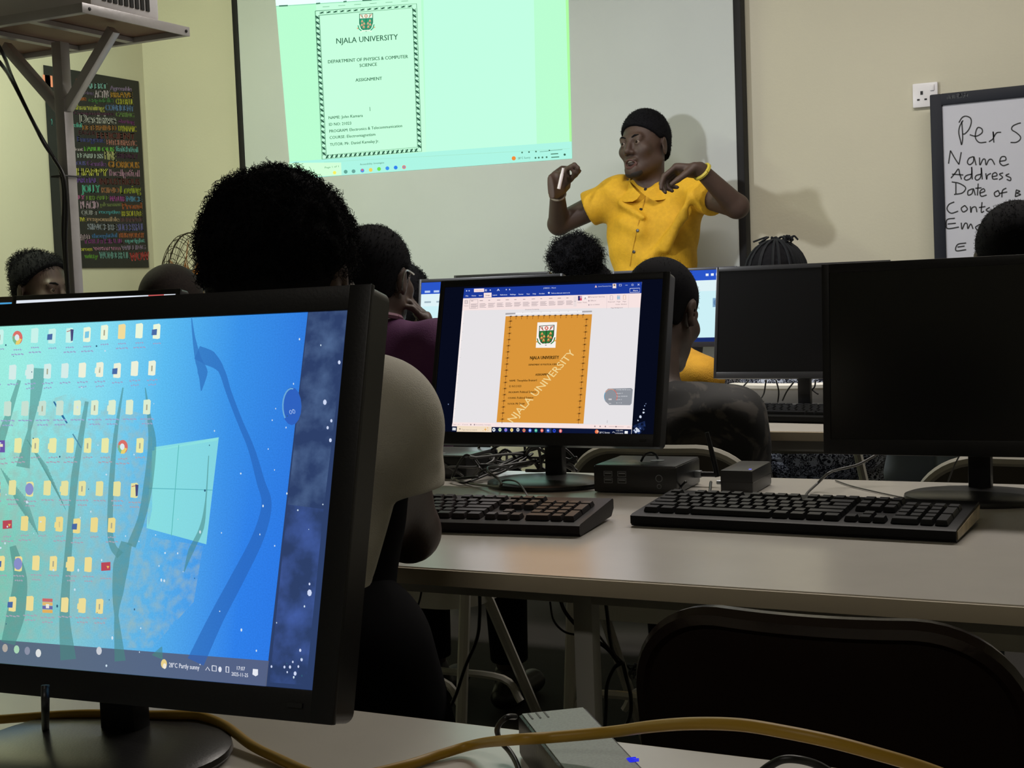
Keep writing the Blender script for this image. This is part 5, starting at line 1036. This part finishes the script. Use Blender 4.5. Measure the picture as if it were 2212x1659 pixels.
        v.cut(s.hp_+[0, 0, -.03 if hem is None else hem], hemn)
        return link(name, v.mesh(name, 1), m, s.root)
    def trousers(s, m, g=.008, top=.03):
        v = Vol(s.lo, s.hi, max(s.vox, .009)); a = s.nk; b = s.hp_; ax = unit(a-b); X = s.T[:, 0]; Y = unit(np.cross(ax, X)); v.ell(b, [.160*s.wide+g*.6, .115+g*.6, .12], np.stack([X, Y, ax], 1), .05)
        for i in (0, 1): s.leg(v, i, g)
        for i in (0, 1): v.cut(s.an[i]+[0, 0, .03], (0, 0, -1), s.an[i]-[.1, .1, .12], s.an[i]+[.1, .1, .03])
        v.cut(b+ax*(top+.06), ax, b-[.3, .3, 0], b+[.3, .3, .3])
        return link('trousers', v.mesh('trousers', 1), m, s.root)
    def shoes(s, m, ang):
        f = yawdir(math.radians(ang))
        for i in (0, 1):
            p = s.an[i].copy(); v = Vol(p-.24, p+.24, .008); a = np.array([p[0], p[1], .042])
            v.cap(a, a+[0, 0, .045], .042, .042, .02); v.cap(a-f*.04-[0, 0, .006], a+f*.13-[0, 0, .008], .036, .036, .02, flat=((0, 0, 1), .9)); v.cut((0, 0, .003), (0, 0, -1)); v.cut(a+[0, 0, .07], (0, 0, 1))
            link('shoe', v.mesh('shoe', 1), m, s.root)
    def hair(s, grow, m=None, n=0, ln=.01, r=.0006, seed=1, vox=.005, **kw):
        me = hair_cap(s.hc, s.M, s.hs, grow, vox, seed=seed, **kw)
        if n: me = merge(me, strands(me, n, ln, r, seed), 'hair')
        return link('hair', me, m or M_hair, s.root)
    def eyes(s):
        for e in (-1, 1):
            c = s.hc+s.M@(np.array([e*.031, .0800, .0025])*s.hs); f = s.M[:, 1]; q = MB(); q.lathe([(.0115*s.hs*math.sin(t_), -.0115*s.hs*math.cos(t_)) for t_ in np.linspace(.01, 3.13, 12)], c, f, 16)
            ey = q.build('eye', M_eye, s.root, True); p = MB(); p.lathe([(0, .0117*s.hs), (.0050*s.hs, .0107*s.hs), (.0056*s.hs, .0098*s.hs)], c, f, 14); p.build('iris', M_iris, ey, True)
            b = MB(); b.tube([s.hc+s.M@(np.array(q_)*s.hs) for q_ in ((e*.014, .0935, .020), (e*.026, .0925, .0255), (e*.038, .0865, .0255), (e*.048, .076, .019))], [.0022, .0032, .0030, .0015], 6); b.build('eyebrow', M_hair, s.root)
M_eye = mat('eye white', '#74675c', .35); M_iris = mat('dark iris', (.012, .006, .004), .1)
M_dark = mat('dark trousers', (.0045, .0045, .006), .9, spec=.1); M_shoe = mat('black shoe', (.01, .01, .01), .4)
def seated(label, hpx, d, neckpx, nd, tyaw, hyaw, shw=.165, hs=1., right=None, left=None, seat=.47, lean=.1, **kw):
    """someone on a chair: head and neck where the photo shows them, hips and legs following"""
    hc = at(*hpx, d); nk = at(*neckpx, nd); T = axes(tyaw); X, Y = T[:, 0], T[:, 1]
    sh = [nk-X*shw-[0, 0, .055], nk+X*shw-[0, 0, .055]]; hips = np.array([nk[0], nk[1], seat+.10])-Y*lean
    kn = [hips+Y*.40+X*e*.11+[0, 0, -.02] for e in (-1, 1)]; an = [np.array([k[0], k[1], .09])+Y*.02 for k in kn]
    el = [sh[0]-X*.04+Y*.0-[0, 0, .25], sh[1]+X*.04+Y*.0-[0, 0, .25]]; wr = [hips+Y*.09-X*.11+[0, 0, .09], hips+Y*.09+X*.11+[0, 0, .09]]
    for i, q in ((0, left), (1, right)):
        if q: el[i], wr[i] = np.asarray(q[0]), np.asarray(q[1])
    hd = kw.pop('hands', None) or [dict(d=Y, pn=np.array([0, 0, -1.]), side=X*(1 if i == 0 else -1), curl=(20, 25, 20), s=.85) for i in (0, 1)]
    return Person(label, hc, hyaw, nk, sh, hips, tyaw, el, wr, kn, an, hs=hs, hands=hd, **kw)
M_whiteshirt = mat('white knit shirt', '#d6d2c6', .85, noise=(30, .06), bump=(700, .25)); M_purple = mat('purple shirt', '#4c1a4a', .8, bump=(400, .15)); M_yel_s = mat('yellow shirt', '#d6a51c', .75, noise=(70, .10), bump=(350, .25))
# ---- the person in white, leaning with an elbow on the long desk
X, Y = np.array([1., 0, 0]), np.array([0, 1., 0])
nk = at(630, 782, 1.60); shR = at(818, 898, 1.545); shL = nk+np.array([-.165, -.01, -.075])
elR = at(884, 1138, 1.70); elR[2] = .80; wrR = elR+np.array([-.215, .0, .012]); elL = shL+np.array([-.07, .14, -.17]); wrL = elL+np.array([.10, .10, .01]); wrL[2] = .845; elL[2] = .82
hips = np.array([-.955, 1.29, .68]); kn = [hips+[-.10, .20, -.18], hips+[.10, .12, -.24]]
pA = Person('person in white short sleeved shirt with tall curly black hair, elbow on the desk', at(618, 612, 1.655), 4, nk, [shL, shR], hips, 2, [elL, elR], [wrL, wrR], kn, [np.array([k[0], k[1]-.02, .09]) for k in kn], hs=1.0, hp=4, hr=-2, vox=.0055,
    hands=[dict(d=(.05, .98, -.02), pn=(0, 0, -1), side=(.95, 0, 0), curl=(3, 8, 8)), dict(d=(-.98, .1, -.02), pn=(0, 0, -1), side=(.3, .9, 0), curl=(3, 8, 8))], wide=.84, ar=.86)
def foldA(v):
    e = pA.sh[1]; a = pA.el[1]
    for q, o in ((.14, (.050, -.012, .0)), (.36, (.052, -.01, .0))): c = e+(a-e)*q+np.array(o); v.ell(c, (.018, .03, .009), axes(20, 20), .010)
    v.cap(e+[.0, -.03, .02], e+(a-e)*.5+[.006, -.03, .0], .025, .034, .04)
pA.shirt(M_whiteshirt, .56, .012, hem=-.03, neck=.005, folds=.0022, extra=foldA, vox=.006, hemn=(.25, 0, -1), slit=(at(793, 1250, 1.46), (1, .45, -.35), .86)); pA.shirt(M_dark, 0, .005, hem=-.16, neck=.0, name='dark_undershirt'); pA.trousers(M_dark, .022, top=.16); pA.shoes(M_shoe, 0)
me = hair_cap(pA.hc, pA.M, 1., .011, .004, front=.075, nape=-.068, temple=-.01, bumps=260, seed=4, top=.004, ears=False)
top_ = pA.hc[2]
mb = strands(me, 7000, .0085, .0005, 5, keep=lambda c: c[:, 2] > top_-.0, curl=1.3); mb2 = strands(me, 2600, .004, .0004, 6)
mb.add(mb2.v, mb2.f); link('hair', merge(me, mb, 'hair'), M_hair, pA.root)
# ---- the person in purple, cheek on the hand
p = at(812, 602, 3.0); nk = at(806, 706, 2.95)
elR = at(985, 850, 3.17); wrR = at(938, 752, 3.2)
pB = seated('person in purple collared shirt resting the cheek on one hand, silver ear piece', (812, 604), 3.2, (806, 712), 3.17, 5, 2, right=(elR, wrR), seat=.50, lean=-.06, hp=6, vox=.006,
    hands=[dict(d=(0, 1, 0), pn=(0, 0, -1), side=(1, 0, 0), curl=(20, 25, 20)), dict(d=at(906, 655, 3.22)-wrR, pn=-RT*.9-FW*.1, side=FW+UP*.1, curl=(30, 45, 30), thumb=(.5, .7, .2), s=.95)])
pB.shirt(M_purple, .72, .012, neck=.02, folds=.002); pB.trousers(M_dark); pB.shoes(M_shoe, 0)
pB.hair(.008, n=2600, ln=.006, r=.0006, seed=8, vox=.005, nape=-.05)
g = lambda x, y, z: pB.hc+pB.M@np.array([x, y, z]); eh = MB(); eh.tube(spline([g(.083, .03, .012), g(.087, .0, .016), g(.092, -.026, .014), g(.090, -.034, -.006), g(.086, -.030, -.03)]), .0022, 6); eh.build('ear_piece', mat('silver', '#b8b8ba', .25, .9), pB.root)
cl = MB(); nb = pB.nk; ring = [nb+np.array([.066*math.cos(a), .066*math.sin(a)-.004, .028-.012*math.sin(a)]) for a in np.linspace(0, 6.2832, 25)]; cl.tube(ring, .007, 6); cl.build('collar', mat('pinkish collar edge', '#7d5a6a', .7), pB.root)
# ---- heads farther off
pC = seated('dark haired person just beyond the person in purple', (868, 655), 4.6, (864, 732), 4.58, 5, 0, seat=.50, vox=.009); pC.shirt(mat('dark green shirt', (.012, .018, .012), .8), .6); pC.trousers(M_dark); pC.shoes(M_shoe, 0); pC.hair(.022, n=1500, ln=.010, r=.001, seed=12, vox=.006, nape=-.09)
pD = seated('person with a round afro puff wearing a mustard yellow top', (1278, 648), 4.35, (1338, 744), 4.32, 3, 8, seat=.50, vox=.008, shw=.155, lean=.0, hr=-8, right=(at(1524, 812, 4.15), at(1480, 806, 4.34))); pD.shirt(mat('mustard wool', '#c08d1c', .85, noise=(40, .12), bump=(300, .3)), .6, .014, long=True, folds=.002); pD.trousers(M_dark); pD.shoes(M_shoe, 0); pD.hair(.010, n=900, ln=.006, r=.001, seed=13, vox=.006, nape=-.07)
pc_ = at(1243, 556, 4.28); v = Vol(pc_-.13, pc_+.13, .006); v.ell(pc_, (.066, .06, .056), None, .01); rs_ = np.random.RandomState(3)
for _ in range(140): q = unit(rs_.normal(0, 1, 3)); v.ell(pc_+q*np.array([.068, .062, .058]), np.full(3, rs_.uniform(.008, .016)), None, .006)
me = v.mesh('afro_puff', 0); link('afro_puff', merge(me, strands(me, 2600, .022, .0009, 14), 'afro_puff'), M_hair, pD.root)
M_camo = mat('dark patterned shirt', (.010, .010, .011), .75, noise=(9, 0), col2=(.06, .053, .047))
M_camo.node_tree.nodes['Map Range'].inputs[1].default_value = .52; M_camo.node_tree.nodes['Map Range'].inputs[2].default_value = .60
for n_ in M_camo.node_tree.nodes:
    if n_.type == 'TEX_NOISE': n_.inputs['Distortion'].default_value = 2.2
pE = seated('close cropped person in dark patterned shirt seated on the grey folding chair', (1432, 676), 3.08, (1412, 852), 2.98, 3, -6, shw=.165, hp=20, seat=.50, lean=.0, vox=.0065, wide=1.08, hs=1.0)
pE.shirt(M_camo, .75, .014, neck=.02, folds=.003); pE.trousers(M_dark); pE.shoes(M_shoe, 0); pE.hair(.0035, n=1500, ln=.003, r=.0004, seed=15, vox=.005, nape=-.045)
def damask():
    m = bpy.data.materials.new('blue white damask'); m.use_nodes = True; nt = m.node_tree; b = nt.nodes['Principled BSDF']; b.inputs['Roughness'].default_value = .8; N = nt.nodes.new
    tc = N('ShaderNodeTexCoord'); mp = N('ShaderNodeMapping'); mp.inputs['Scale'].default_value = (22, 22, 20); nt.links.new(tc.outputs['Object'], mp.inputs[0])
    vo = N('ShaderNodeTexVoronoi'); vo.inputs['Scale'].default_value = 1.; vo.inputs['Randomness'].default_value = .25; nt.links.new(mp.outputs[0], vo.inputs['Vector'])
    no = N('ShaderNodeTexNoise'); no.inputs['Scale'].default_value = 2.4; no.inputs['Detail'].default_value = 1; no.inputs['Distortion'].default_value = 2.6; nt.links.new(mp.outputs[0], no.inputs['Vector'])
    def mth(op, a_, b_=None, val=None):
        q = N('ShaderNodeMath'); q.operation = op; nt.links.new(a_, q.inputs[0])
        if b_ is not None: nt.links.new(b_, q.inputs[1])
        if val is not None: q.inputs[1].default_value = val
        return q.outputs[0]
    vine = mth('LESS_THAN', mth('ABSOLUTE', mth('SUBTRACT', no.outputs['Fac'], val=.5)), val=.045)
    petal = mth('LESS_THAN', mth('ADD', vo.outputs['Distance'], mth('MULTIPLY', no.outputs['Fac'], val=.5)), val=.52)
    eye_ = mth('GREATER_THAN', vo.outputs['Distance'], val=.13)
    fac = mth('MULTIPLY', mth('MAXIMUM', vine, petal), eye_)
    r = N('ShaderNodeMix'); r.data_type = 'RGBA'; r.inputs[6].default_value = rgb('#12172b'); r.inputs[7].default_value = rgb('#c6cedf'); nt.links.new(fac, r.inputs[0])
    nt.links.new(r.outputs[2], b.inputs['Base Color']); return m
M_dam = damask()
pG = seated('person with braided hair in blue and white patterned dress in the front row', (1680, 616), 4.2, (1716, 722), 4.15, 3, 2, shw=.135, seat=.50, vox=.008, wide=1.25, girth=1.05, lean=.0)
pG.shirt(M_dam, .6, .014, folds=.002, name='dress', hem=-.04); pG.hair(.016, seed=17, vox=.006, rough=.003, nape=-.10, front=.07)
v = Vol(pG.lo, pG.hi, .009); pG.wide = 1.3; b_ = pG.hp_; v.ell(b_, (.225, .125, .115), None, .05); v.ell(b_+[.10, .02, -.0], (.19, .13, .10), None, .06)
for i in (0, 1): v.cap(b_+X*(.09 if i else -.09), pG.kn[i], .095, .09, .06); v.cap(pG.kn[i], pG.an[i]+[0, 0, .2], .10, .11, .06)
link('skirt', v.mesh('skirt', 1), M_dam, pG.root); pG.shoes(M_shoe, 0)
br = MB(); rs_ = np.random.RandomState(5)
for k in range(46):
    a = rs_.uniform(0, 6.28); r0 = rs_.uniform(.2, 1); q = lambda t_: pG.hc+pG.M@np.array([.092*math.cos(a)*math.sin(t_), -.014+.112*math.sin(a)*math.sin(t_), .034+.102*math.cos(t_)])
    if math.sin(a) > .75: continue
    t1 = 1.7+rs_.uniform(0, .5); br.tube([q(t_) for t_ in np.linspace(.05, t1, 9)], .0045, 5)
for k in range(14): a = rs_.uniform(0, 6.28); p = pG.hc+pG.M@np.array([.05*math.cos(a), -.014+.05*math.sin(a), .128]); br.tube(spline([p, p+[rs_.uniform(-.02, .03), rs_.uniform(-.02, .02), .018], p+[rs_.uniform(-.03, .05), 0, .006]]), .003, 5)
br.build('braids', mat('braided hair', (.007, .008, .010), .7, spec=.15), pG.root)
pH = seated('close cropped person behind the right end blank monitor, in front of the marker board', (2196, 566), 2.8, (2200, 690), 2.76, 3, 12, shw=.17, seat=.50, hp=4, vox=.0065); pH.shirt(mat('grey blue shirt', '#6f7a86', .8, noise=(25, .1)), .6, .012, folds=.002, long=True); pH.trousers(mat('grey denim', '#4d5866', .85, noise=(90, .25))); pH.shoes(M_shoe, 0); pH.hair(.006, n=4200, ln=.004, r=.0005, seed=18, vox=.005, nape=-.05)
pI = seated('person at far left with hair tied back, face turned to the front', (92, 628), 4.5, (84, 722), 4.48, -50, -96, shw=.15, seat=.50, vox=.007, skin=M_skin2, hp=2); pI.shirt(mat('brown top', (.05, .03, .02), .8), .6); pI.trousers(M_dark); pI.shoes(M_shoe, -40); pI.hair(.010, n=1800, ln=.012, r=.0008, seed=19, vox=.006, nape=-.06, front=.05, line=(.72, -.69, .03)); pI.eyes()
pc_ = pI.hc+pI.M@np.array([0, -.07, .07]); v = Vol(pc_-.12, pc_+.12, .006); v.ell(pc_, (.056, .056, .05), None, .01); v.ell(pc_+pI.M@np.array([0, .03, .01]), (.05, .05, .04), None, .03); me = v.mesh('hair_bun', 0); link('hair_bun', merge(me, strands(me, 1500, .016, .0008, 20), 'hair_bun'), M_hair, pI.root)
pJ = seated('nearly bald person just below the caged fan', (378, 668), 3.7, (380, 768), 3.65, 8, 4, seat=.50, vox=.008, hs=1.02, skin=M_skin2); pJ.shirt(mat('dark grey shirt', (.03, .03, .032), .8), .6); pJ.trousers(M_dark); pJ.shoes(M_shoe, 0); pJ.hair(.0022, mat('shaved hair', (.016, .011, .009), .8, noise=(200, .4), spec=.15), seed=21, vox=.006, nape=-.05)
# ---- the person in yellow, standing and gesturing in front of the board
YT = 5.0; J = lambda x, y, dy=0.: onY(x, y, YT+dy)
nk = J(1404, 412); hips = J(1424, 702); shR = J(1340, 420, -.01); shL = J(1494, 410, -.03)      # R: the person's own right arm, at the picture's left
elR = J(1207, 484, -.05); wrR = J(1204, 415, -.22); elL = J(1592, 446, -.16); wrL = J(1512, 366, -.29)
kn = [J(1394, 960, -.02), J(1462, 960, -.02)]; an = [np.array([k[0]+e*.02, k[1]+.03, .09]) for k, e in zip(kn, (-1, 1))]
pT = Person('person in bright yellow short sleeved shirt standing at the board with both arms raised', J(1392, 316, -.03), 165, nk, [shR, shL], hips, 188, [elR, elL], [wrR, wrL], kn, an, hs=1.06, hp=-3, hr=3, skin=M_skin2, vox=.0048, mouth=1.,
    hands=(dict(d=J(1208, 372, -.27)-wrR, pn=RT*.75-FW*.65, side=RT*.5+UP*.2-FW*.4, curls=[(62, 70, 40), (70, 75, 40), (74, 78, 40), (78, 78, 40)], thumb=(.9, .5, .35)),
           dict(d=J(1447, 368, -.31)-wrL, pn=-UP*.9-RT*.3-FW*.15, side=-FW*.9+UP*.2, curls=[(50, 35, 20), (58, 45, 30), (64, 55, 35), (68, 60, 40)], thumb=(.3, .6, .8), s=1.05)), wide=1.0)
def foldT(v):
    for a, b, r in ((J(1490, 425, -.145), J(1440, 540, -.14), .010), (J(1478, 470, -.14), J(1400, 560, -.13), .008), (J(1340, 440, -.11), J(1390, 470, -.135), .006), (J(1345, 480, -.11), J(1385, 500, -.13), .006)): v.cap(a, b, r, r*.6, .045)
pT.shirt(M_yel_s, .52, .013, hem=-.07, neck=.05, folds=.0028, vneck=-.03, vox=.006, extra=foldT); pT.trousers(mat('navy trousers', (.012, .013, .02), .8)); pT.shoes(M_shoe, 190)
pT.hair(.0095, n=5200, ln=.004, r=.0006, seed=22, vox=.005, front=.10, nape=-.06, line=(.56, -.83, .026), top=.011); pT.eyes()
g = lambda x, y, z: pT.hc+pT.M@(np.array([x, y, z])*pT.hs)
lp = MB(); lp.tube([g(.021*math.cos(a), .0945-.010*abs(math.cos(a))**2, -.0715+(.0135 if math.sin(a) > 0 else .0155)*math.sin(a)) for a in np.linspace(0, 6.2832, 29)], [.0040+.0022*(math.sin(a) < 0) for a in np.linspace(0, 6.2832, 29)], 7); lp.build('lips', mat('lips', '#4a2a26', .55), pT.root)
mo = MB(); mo.lathe([(.0175*math.sin(t_), -.012*math.cos(t_)) for t_ in np.linspace(.01, 3.13, 9)], g(0, .080, -.0715), pT.M[:, 1], 14, 1, .7); mo.build('mouth', mat('mouth inside', (.02, .006, .005), .6), pT.root)
te = MB(); te.tube([g(x, .0905-abs(x)*.35, -.0635) for x in np.linspace(-.013, .013, 7)], .0028, 6); te.build('teeth', mat('teeth', '#a8a096', .3), pT.root)
v = Vol(pT.hc-.2, pT.hc+.2, .005)
for e in (-1, 1): v.cap(g(e*.056, -.012, -.045), g(e*.014, .072, -.098), .0215, .0205, .01)
v.ell(g(0, .074, -.102), (.024, .021, .017), pT.M, .015); v.cut(g(0, .05, -.083), pT.M@np.array([0, .42, 1.])) ; link('beard', v.mesh('beard', 1), mat('short beard', (.012, .009, .008), .8), pT.root)
Tx, Ty = pT.T[:, 0], pT.T[:, 1]; nkc = pT.nk
for e in (-1, 1):          # collar wings: a folded band from the back of the neck round to the open front
    rows = [((.0, -.070, .066), (.0, -.086, .030)), ((.052, -.052, .064), (.070, -.062, .026)), ((.074, .0, .056), (.098, .0, .020)), ((.066, .050, .034), (.094, .058, -.004)), ((.040, .090, .006), (.082, .104, -.040)), ((.010, .118, -.020), (.040, .124, -.045))]
    W3 = lambda q: nkc+Tx*e*q[0]+Ty*q[1]+np.array([0, 0, q[2]])
    I_ = spline([W3(r_[0]) for r_ in rows], 5); O_ = spline([W3(r_[1]) for r_ in rows], 5); M_ = [(a_+b_)/2+unit(np.cross(I_[min(i+1, len(I_)-1)]-I_[max(i-1, 0)], b_-a_))*e*.006 for i, (a_, b_) in enumerate(zip(I_, O_))]
    cb = MB(); vv_ = []; ff_ = []
    for a_, m_, b_ in zip(I_, M_, O_): n_ = unit(np.cross(Tx, b_-a_))*0+unit(a_-nkc)*[1, 1, 0]*.004; vv_ += [a_, m_, b_, b_-n_, m_-n_, a_-n_]
    for i in range(len(I_)-1):
        for k in range(6): ff_.append((6*i+k, 6*i+(k+1) % 6, 6*i+6+(k+1) % 6, 6*i+6+k))
    ff_ += [tuple(range(6))[::-1], tuple(6*(len(I_)-1)+k for k in range(6))]
    cb.add(vv_, ff_).build('collar', M_yel_s, pT.root)
bpy.context.view_layer.update()
def on_shirt(x, y):
    """where the line of sight meets the yellow shirt"""
    o = [c for c in pT.root.children if c.name.startswith('shirt')][0]; Mi = wm(o).inverted(); a = Mi @ Vector(CAM); b = (Mi @ Vector(CAM+ray(x, y)))-a
    ok, loc, nor, _ = o.ray_cast(a, b.normalized()); return (np.array(wm(o) @ loc), np.array(nor)) if ok else (J(x, y, -.14), np.array([0, -1., 0]))
M_btn = mat('dark button', (.02, .02, .02), .3); line = []
for x, y in ((1394.5, 409), (1384.5, 452.5), (1377.5, 498), (1369.5, 544)):
    p, n_ = on_shirt(x, y); MB().lathe([(0, -.001), (.006, -.001), (.006, .0025), (.004, .003), (0, .0025)], p, n_, 12).build('button', M_btn, pT.root)
p, n_ = on_shirt(1419.5, 431); em = MB(); q = np.stack([unit(np.cross(n_, [0, 0, 1.])), n_, np.array([0, 0, 1.])], 1); em.box(p, (.003, .003, .014), q); em.box(p+[0, 0, .003], (.010, .003, .003), q); em.build('chest_emblem', mat('emblem thread', '#5a4a18', .8), pT.root)
pl_ = [on_shirt(x, y) for x, y in ((1399, 400), (1394, 425), (1388, 450), (1381, 475), (1375, 500), (1370, 525), (1365, 550), (1361, 575))]; lm = MB(); lm.tube([a+b*.0005 for a, b in pl_], .0018, 5); lm.build('placket_seam', mat('yellow seam', '#b58a18', .8), pT.root)
def band(name, c, d, r, w_, m):
    d = unit(d); u = unit(np.cross(d, [.3, .2, .9])); k = np.cross(d, u); b = MB(); b.tube([c+(u*math.cos(a)+k*math.sin(a))*r for a in np.linspace(0, 6.2832, 25)], w_, 6); b.build(name, m, pT.root)
band('bracelet', wrL+(elL-wrL)*.06, elL-wrL, .031, .0075, mat('yellow bracelet', '#b9a83a', .5)); band('bracelet', wrR+(elR-wrR)*.05, elR-wrR, .030, .004, mat('light cord bracelet', '#8f8478', .6))
mk = MB(); a_ = J(1217, 363, -.32); b_ = J(1207, 408, -.32); mk.tube([b_, b_+(a_-b_)*.7, b_+(a_-b_)*.72, a_], [.0065, .0065, .0055, .005], 10); tag(mk.build('marker_pen', mat('white pen', '#cfc8cc', .4), None, origin=b_), 'white marker pen held in the raised fist of the person in yellow', 'pen')
# ================================================================ light
sc = bpy.context.scene
sc.view_settings.view_transform = 'Standard'; sc.view_settings.look = 'None'; sc.view_settings.gamma = 1; sc.view_settings.exposure = 0
sc.view_settings.use_curve_mapping = False
w = bpy.data.worlds.new('world'); sc.world = w; w.use_nodes = True
w.node_tree.nodes['Background'].inputs[0].default_value = (.01, .01, .012, 1)
def lamp(name, kind, loc, target, power, col, **kw):
    d = bpy.data.lights.new(name, kind); o = bpy.data.objects.new(name, d); C.objects.link(o); d.energy = power; d.color = col
    for k, v in kw.items(): setattr(d, k, v)
    o.location = loc; o.rotation_euler = (Vector(target)-Vector(loc)).to_track_quat('-Z', 'Y').to_euler(); return o
lamp('projector_beam', 'SPOT', (x1-.24, y1+.16, zt_+.07), (-1.3, 5.3, 1.75), 72, (.96, .97, 1), spot_size=math.radians(115), spot_blend=.5, shadow_soft_size=.05)
lamp('added_green_fill', 'AREA', (-3.8, 3.4, 2.86), (-4.7, 4.1, 1.3), 92, (.93, 1, .72), shape='RECTANGLE', size=.15, size_y=1.6)  # added unseen lamp, greenish, brightens the left wall
lamp('added_fill', 'AREA', (-.7, 3.5, 2.86), (-.7, 3.7, 0), 50, (1, .93, .86), shape='RECTANGLE', size=2.4, size_y=.2)  # added unseen lamp, ambient light for front wall and desks
lamp('added_fill', 'AREA', (-.5, -1.0, 2.86), (-.5, -.9, 0), 9, (1, .92, .82), shape='RECTANGLE', size=1.2, size_y=.2)  # added weak fill from behind, lifts the back of the white shirt
